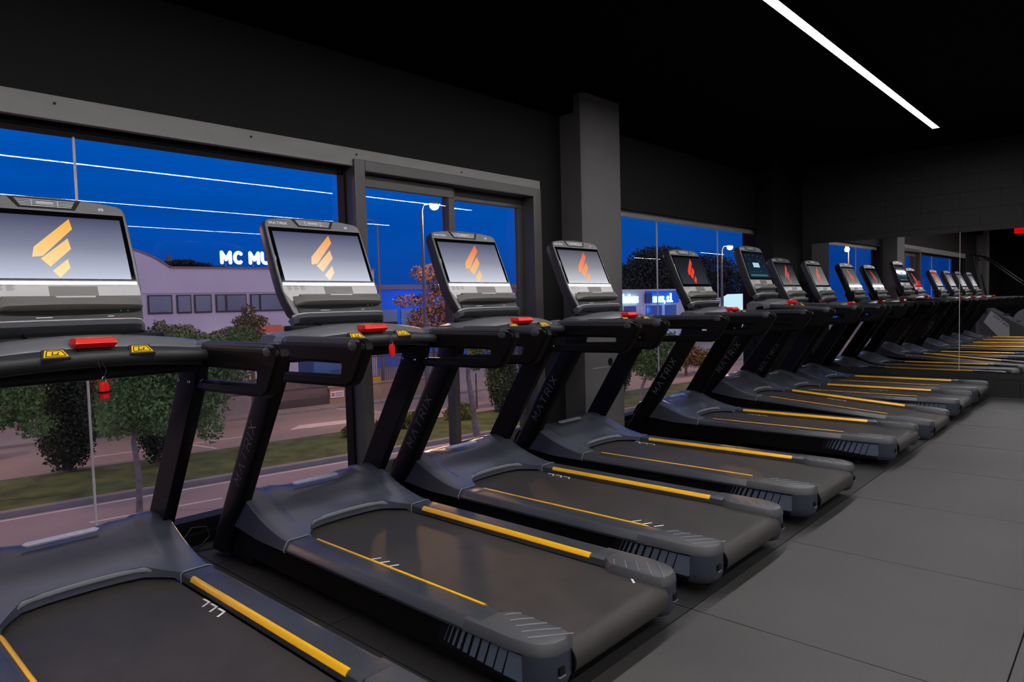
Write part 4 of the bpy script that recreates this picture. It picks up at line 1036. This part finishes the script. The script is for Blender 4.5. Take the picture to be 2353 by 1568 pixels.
s_obj('foliage', foliage('orange_hedge', [(3.5+k*.55, 34.1, -1.75+.07*k, .5, .4, .28) for k in range(8)] + [(4.6+k*.5, 34.1, -1.05+.05*k, .45, .4, .2) for k in range(5)], 4200, .09, lf_org, 14), lf_org, 0, 0, hd, smooth=False, recalc=False)
s_obj('hedge_core', MB().box(3.1, 7.8, 33.9, 34.4, ZG, -1.6), leafm('hedge_green', (.06, .085, .03)), 0, 0, hd)
tree('russet_tree', 18.0, 30, [(18.2, 30, ZG), (18.2, 30, -1.5), (18.2, 30, 1.5)], [(18.3, 30, .2, 1.5, 1.1, 1.1), (18.5, 30, 1.5, 1.0, .9, .7), (18.0, 30, 2.9, .9, .8, .45), (16.9, 30, 1.55, .8, .7, .35), (17.0, 30, -.2, .8, .8, .5), (18.6, 30, 2.4, .6, .6, .5), (19.3, 30, .6, .7, .7, .9)], 4200, .10, lf_red, bark2, 'purplish russet tree standing in front of the blue lit building', 'tree', None, 15, .1)
tree('russet_tree', 21.2, 29.5, [(21.6, 29.5, ZG), (21.6, 29.5, -1), (21.8, 29.5, 1)], [(23.9, 29.5, 1.3, 1.5, .9, .95), (23.6, 29.5, .2, 1.8, 1.0, .8), (22.0, 29.5, -1.0, 1.3, .8, .8)], 3600, .10, lf_red, bark2, 'russet tree seen at the right side of the sliding window', 'tree', None, 16, .1)
tree('small_tree', 19.65, 28.4, [(19.65, 28.4, ZG), (19.65, 28.4, -2.2)], [(19.65, 28.4, -1.3, .42, .42, .7)], 1200, .09, lf_mid, bark2, 'small tree with thin brown trunk between two treadmill masts', 'tree', None, 17, .07)
for (u, v, s_, lab, sd_, lm) in ((11.75, 25.6, .50, 'round yellow-green shrub on the grass strip beneath the second treadmill handrail', 20, lf_yel), (14.4, 25.7, .62, 'yellow-green shrub on the verge seen between two treadmill masts', 21, lf_yel), (17.0, 25.9, .70, 'wide green shrub on the verge behind the third treadmill mast', 22, lf_yel), (13.3, 26.1, .4, 'small russet shrub on the verge beside a yellow-green one', 23, lf_red)):
    o = s_empty('verge_shrub', u, v, ZG+.1); tag(o, lab, 'shrub', 'shrubs on the grass strip')
    s_obj('foliage', foliage('s', [(u, v, ZG+.1+s_*.40, s_, s_*.8, s_*.55)], 900, .11, lm, sd_, hang=-1.2), lm, 0, 0, o, smooth=False, recalc=False)
    s_obj('stem', MB().tube([(u, v, ZG), (u, v, ZG+.3)], .03, 6), bark2, 0, 0, o)
o = s_empty('roadside_bush', 3.4, 15.5); tag(o, 'low dry bush at the bottom of the window behind the first mast', 'shrub')
s_obj('foliage', foliage('s', [(3.5, 14.9, ZG+.2, .55, .3, .25), (4.5, 14.9, ZG+.2, .7, .3, .25)], 900, .06, lf_olive, 31), lf_olive, 0, 0, o, smooth=False, recalc=False)
s_obj('stem', MB().tube([(3.5, 14.9, ZG-.02), (3.5, 14.9, ZG+.2)], .02, 6), bark2, 0, 0, o)
# big dark trees far right
tree('large_tree', 75, 64, [(75, 64, ZG), (75.5, 64, 2), (76, 64, 5)], [(76.7, 64, 6.75, 4.8, 3, 2.1), (72.8, 64, 5.2, 3.5, 3, 1.7), (77, 64, 4.6, 5.2, 3, 2.3), (71.8, 64, 2.7, 4.8, 3, 2.1), (78.6, 64, 2.4, 5, 3, 2.5)], 11000, .32, lf_far, bark2, 'huge dark tree crown against the blue sky right of the grey column', 'tree', 'large dark trees beyond the blue sign', 24, .4)
tree('large_tree', 98, 73, [(98, 73, ZG), (98, 73, 4)], [(101, 73, 6.6, 5, 3, 2.5), (95.5, 73, 5.4, 4.5, 3, 2.1), (98, 73, 3, 8, 3, 2.9), (107, 73, 3.5, 7, 3, 3.4), (98, 73, -1, 9, 3, 2.8)], 10000, .34, lf_far, bark2, 'dark tree mass behind the fifth treadmill console, beside the street lamp', 'tree', 'large dark trees beyond the blue sign', 25, .4)
tree('leafy_tree', 38.5, 30, [(38.5, 30, ZG), (38.5, 30, -3)], [(38.3, 30, -2.6, 1.6, 1.0, .8), (41, 30, -3.1, 1.4, 1, .7)], 2200, .12, leafm('amber_olive_leaves', (.14, .095, .03)), bark2, 'amber and green bush seen between the fifth and sixth masts', 'bush', None, 26, .1)

# blue-lit low building with dark windows
b2 = s_empty('blue_building', 32, 55); tag(b2, 'flat low building washed in blue light behind the sliding window', 'building')
s_obj('wall', MB().box(26.9, 48, 55, 66, ZG, 3.0), blueb, 0, 0, b2)
s_obj('coping', MB().box(26.8, 48.1, 54.8, 55.4, 2.85, 3.28), roof_m, 0, 0, b2)
for a, b_ in ((27.3, 29.6), (30.0, 33.0), (34, 37), (38.5, 42)):
    s_obj('window', MB().box(a, b_, 54.92, 55.02, -1.2, 1.06), win_d, 0, 0, b2)
# building with the lit pool-shop sign
b3 = s_empty('shop_building', 58, 50); tag(b3, 'lilac and blue low shop building carrying the lit cyan sign', 'building')
s_obj('wall', MB().box(49, 62.9, 50, 60, ZG, 2.5), lilac, 0, 0, b3)
s_obj('fascia', MB().box(57.3, 62.95, 49.9, 50.0, .95, 2.3), blueb, 0, 0, b3)
s_obj('gable', MB().box(62.9, 74, 52, 60, ZG, 1.4), lilac2, 0, 0, b3)
for a, b_ in ((51, 53.2), (53.95, 55.75), (57.4, 60.0), (60.6, 62.5)):
    s_obj('window', MB().box(a, b_, 49.92, 50.02, -1.3, .72), mat('navy_window', (.02, .05, .22), .2), 0, 0, b3)
cyan_e = emit_mat('lit_cyan_letters', (.42, .95, 1.0), 4.5)
sign3d('shop_sign', 'iscinas', 1.42, 53.55, 49.8, 1.08, cyan_e, 'lit cyan sign reading iscinas on the shop building right of the column', .92, .012, .74)
sign3d('shop_sign', 'anes, s.l.', 1.42, 58.35, 49.8, 1.05, cyan_e, 'lit cyan sign reading anes, s.l. on the blue part of the shop building', .92, .012, .80)
tag(s_obj('unlit_sign_letter', MB().box(57.15, 58.15, 49.75, 49.88, 1.0, 2.05), mat('dark_blue_sign', (.01, .02, .16), .4), 57.6, 49.8), 'unlit dark blue square letter between the two lit cyan words', 'sign')
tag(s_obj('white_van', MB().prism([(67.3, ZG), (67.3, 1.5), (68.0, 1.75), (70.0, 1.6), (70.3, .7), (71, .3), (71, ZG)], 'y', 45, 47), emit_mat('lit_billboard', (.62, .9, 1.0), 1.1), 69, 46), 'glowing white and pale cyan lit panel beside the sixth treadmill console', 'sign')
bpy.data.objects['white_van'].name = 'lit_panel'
# blue container and shed seen through the handrail
tag(s_obj('blue_container', MB().box(15.2, 17.4, 38.5, 41, ZG+.6, -1.75), mat('container_blue', (.06, .16, .42), .6, noise=.1, nscale=2), 16, 39), 'blue skip container behind the fence, seen through the second treadmill handrail', 'container')
tag(s_obj('yellow_barrier', MB().box(17.2, 18.5, 36.6, 36.8, ZG+.6, ZG+1.15), mat('barrier_yellow', (.7, .42, .01), .6), 18, 36.7), 'yellow block behind the sandstone wall by the window post', 'barrier')
# dark annex on far left: wall with red-brown slats
b4 = s_empty('brick_annex', 0, 44); tag(b4, 'dark annex with red-brown slatted base at the far left across the street', 'building')
s_obj('wall', MB().box(-22, 4.5, 44, 47.5, ZG, -1.75), mat('annex_wall', (.20, .18, .20), .8), 0, 0, b4)
s_obj('window', MB().box(.4, 4.0, 43.9, 44.0, -3.0, -2.1), mat('navy_window', (.02, .05, .22), .2), 0, 0, b4)
sb_ = MB()
for k in range(5): sb_.box(-22, 4.4, 43.2, 43.25, ZG+.05+k*.2, ZG+.18+k*.2)
s_obj('slat', sb_, mat('redbrown_slat', (.16, .065, .05), .8), 0, 0, b4)
tag(s_obj('stone_pillar', MB().box(-.6, .25, 31.5, 32.1, ZG, ZG+1.1), stone, 0, 31.8), 'short sandstone pillar at the far left edge across the street', 'pillar')
# tower and hill
hl = s_empty('wooded_hill', 18, 80); tag(hl, 'low dark wooded hill with a small tower beyond the lilac building roof', 'hill')
s_obj('slope', MB().prism([(12, ZG), (14.5, 5.2), (16, 6.5), (18, 6.75), (20, 6.4), (22, 6.0), (28, 5.0), (34, ZG)], 'y', 82, 100), lf_far, 0, 0, hl)
s_obj('foliage', foliage('h', [(15.8, 81, 6.4, .8, .8, .35), (17.8, 81, 6.7, 1.2, .8, .35), (19.5, 81, 6.45, 1.2, .8, .3), (21.4, 81, 6.1, 1.2, .8, .25)], 1500, .2, lf_far, 41), lf_far, 0, 0, hl, smooth=False, recalc=False)
s_obj('tower', MB().box(16.3, 16.7, 81.5, 82, 5.5, 7.6).box(16.15, 16.85, 81.3, 82.2, 6.9, 7.05), mat('tower_stone', (.16, .13, .14), .9), 0, 0, hl)

# street lamps
def street_lamp(u, v, ztop, lit, lab, arm=.75, warm=True):
    o = s_empty('street_lamp', u, v); tag(o, lab, 'street lamp', 'street lamps')
    s_obj('pole', MB().tube([(u, v, ZG), (u, v, ztop-.3)], [.11, .055], 12), pole_m, 0, 0, o)
    s_obj('arm', MB().tube([(u, v, ztop-.35), (u+arm*.25, v, ztop-.05), (u+arm, v, ztop+.02)], .035, 8), pole_m, 0, 0, o)
    s_obj('lamp_head', MB().sphere((u+arm*1.25, v, ztop+.02), .33, 14, 8, (1.0, .5, .28)), pole_m, 0, 0, o)
    if lit:
        s_obj('lamp_glass', MB().sphere((u+arm*1.25, v, ztop-.09), .23, 14, 8, (1, .8, .8)), emit_mat('sodium_lamp', (1.0, .50, .13), 9) if warm else emit_mat('white_lamp', (1, .95, .8), 60), 0, 0, o)
        ld = bpy.data.lights.new('lamp_light', 'POINT'); ld.energy = LAMP_W; ld.color = (1, .50, .18); ld.shadow_soft_size = .25
        lo = bpy.data.objects.new('lamp_light', ld); COL.objects.link(lo); lo.parent = o; lo.location = (arm*1.25, 0, ztop-.35-ZG)
street_lamp(16.15, 27.3, 5.95, True, 'lit orange street lamp seen through the sliding window', .55)
street_lamp(20.0, 39.3, 6.75, False, 'unlit grey street lamp left of the lit orange one', -.8)
street_lamp(38.9, 27.3, 4.75, True, 'lit orange street lamp seen right of the grey column', .75)
street_lamp(-70.0, 15.6, 6.9, True, 'very distant orange street lamp, seen only reflected in the end wall mirror', .9)
street_lamp(-8.0, 27.3, 5.9, True, 'added orange street lamp beyond the left end of the windows, unseen, warming the street', .55)  # lamp added out of view to warm the light on the street
street_lamp(4.8, 13.2, 5.9, True, 'lit orange street lamp close to the gym facade, outside the picture', .55) if False else None
fl = s_empty('floodlight', 25.0, 40.0, ZG)
tag(fl, 'white floodlight glowing behind the russet tree', 'floodlight')
s_obj('pole', MB().tube([(25.0, 40.2, ZG), (25.0, 40.2, 2.7)], .05, 8), pole_m, 0, 0, fl)
s_obj('lamp', MB().sphere((25.05, 40.0, 2.78), .22, 12, 8), emit_mat('white_lamp', (1, .95, .8), 40), 0, 0, fl)
# blue facade floodlight on the low building
for (u, v, z) in ((31, 52.5, 1.5), (60, 47.5, 0.2)):
    ld = bpy.data.lights.new('blue_flood', 'POINT'); ld.energy = 150; ld.color = (.0, .25, 1.0); ld.shadow_soft_size = .4
    lo = bpy.data.objects.new('blue_flood', ld); COL.objects.link(lo); lo.location = W(u, v, z)
# distant small lamps
for i, (u, v, z, c_) in enumerate([(10.9, 45.5, -.62, 0), (11.15, 45.5, -.60, 0), (11.4, 45.5, -.62, 0), (11.65, 45.5, -.58, 0), (11.9, 45.5, -.56, 0), (12.15, 45.5, -.55, 0)]):
    pass

for k in range(6):
    u = 12.2+k*.19
    tag(s_obj('wall_light', MB().sphere((u, 47.3, -.86+.02*(k % 2)), .07, 10, 6), emit_mat('small_white_lamp', (1, .96, .85), 9), u, 47.3, z=-.86), 'small bright white lamp glowing low on the lilac building behind the olive trees', 'lamp', 'small lamps low on the lilac building')
tag(s_obj('awning', MB().prism([(38.2, .02), (39.4, .02), (39.4, .42)], 'x', 12.3, 13.7), mat('orange_awning', (.45, .11, .06), .8), 13, 38.8, z=0), 'small orange-red tiled canopy beside the brownish layered tree', 'canopy')
# haze-free; done
for o in bpy.data.objects:
    for k_ in ('o_u', 'o_v', 'o_z'):
        if k_ in o: del o[k_]
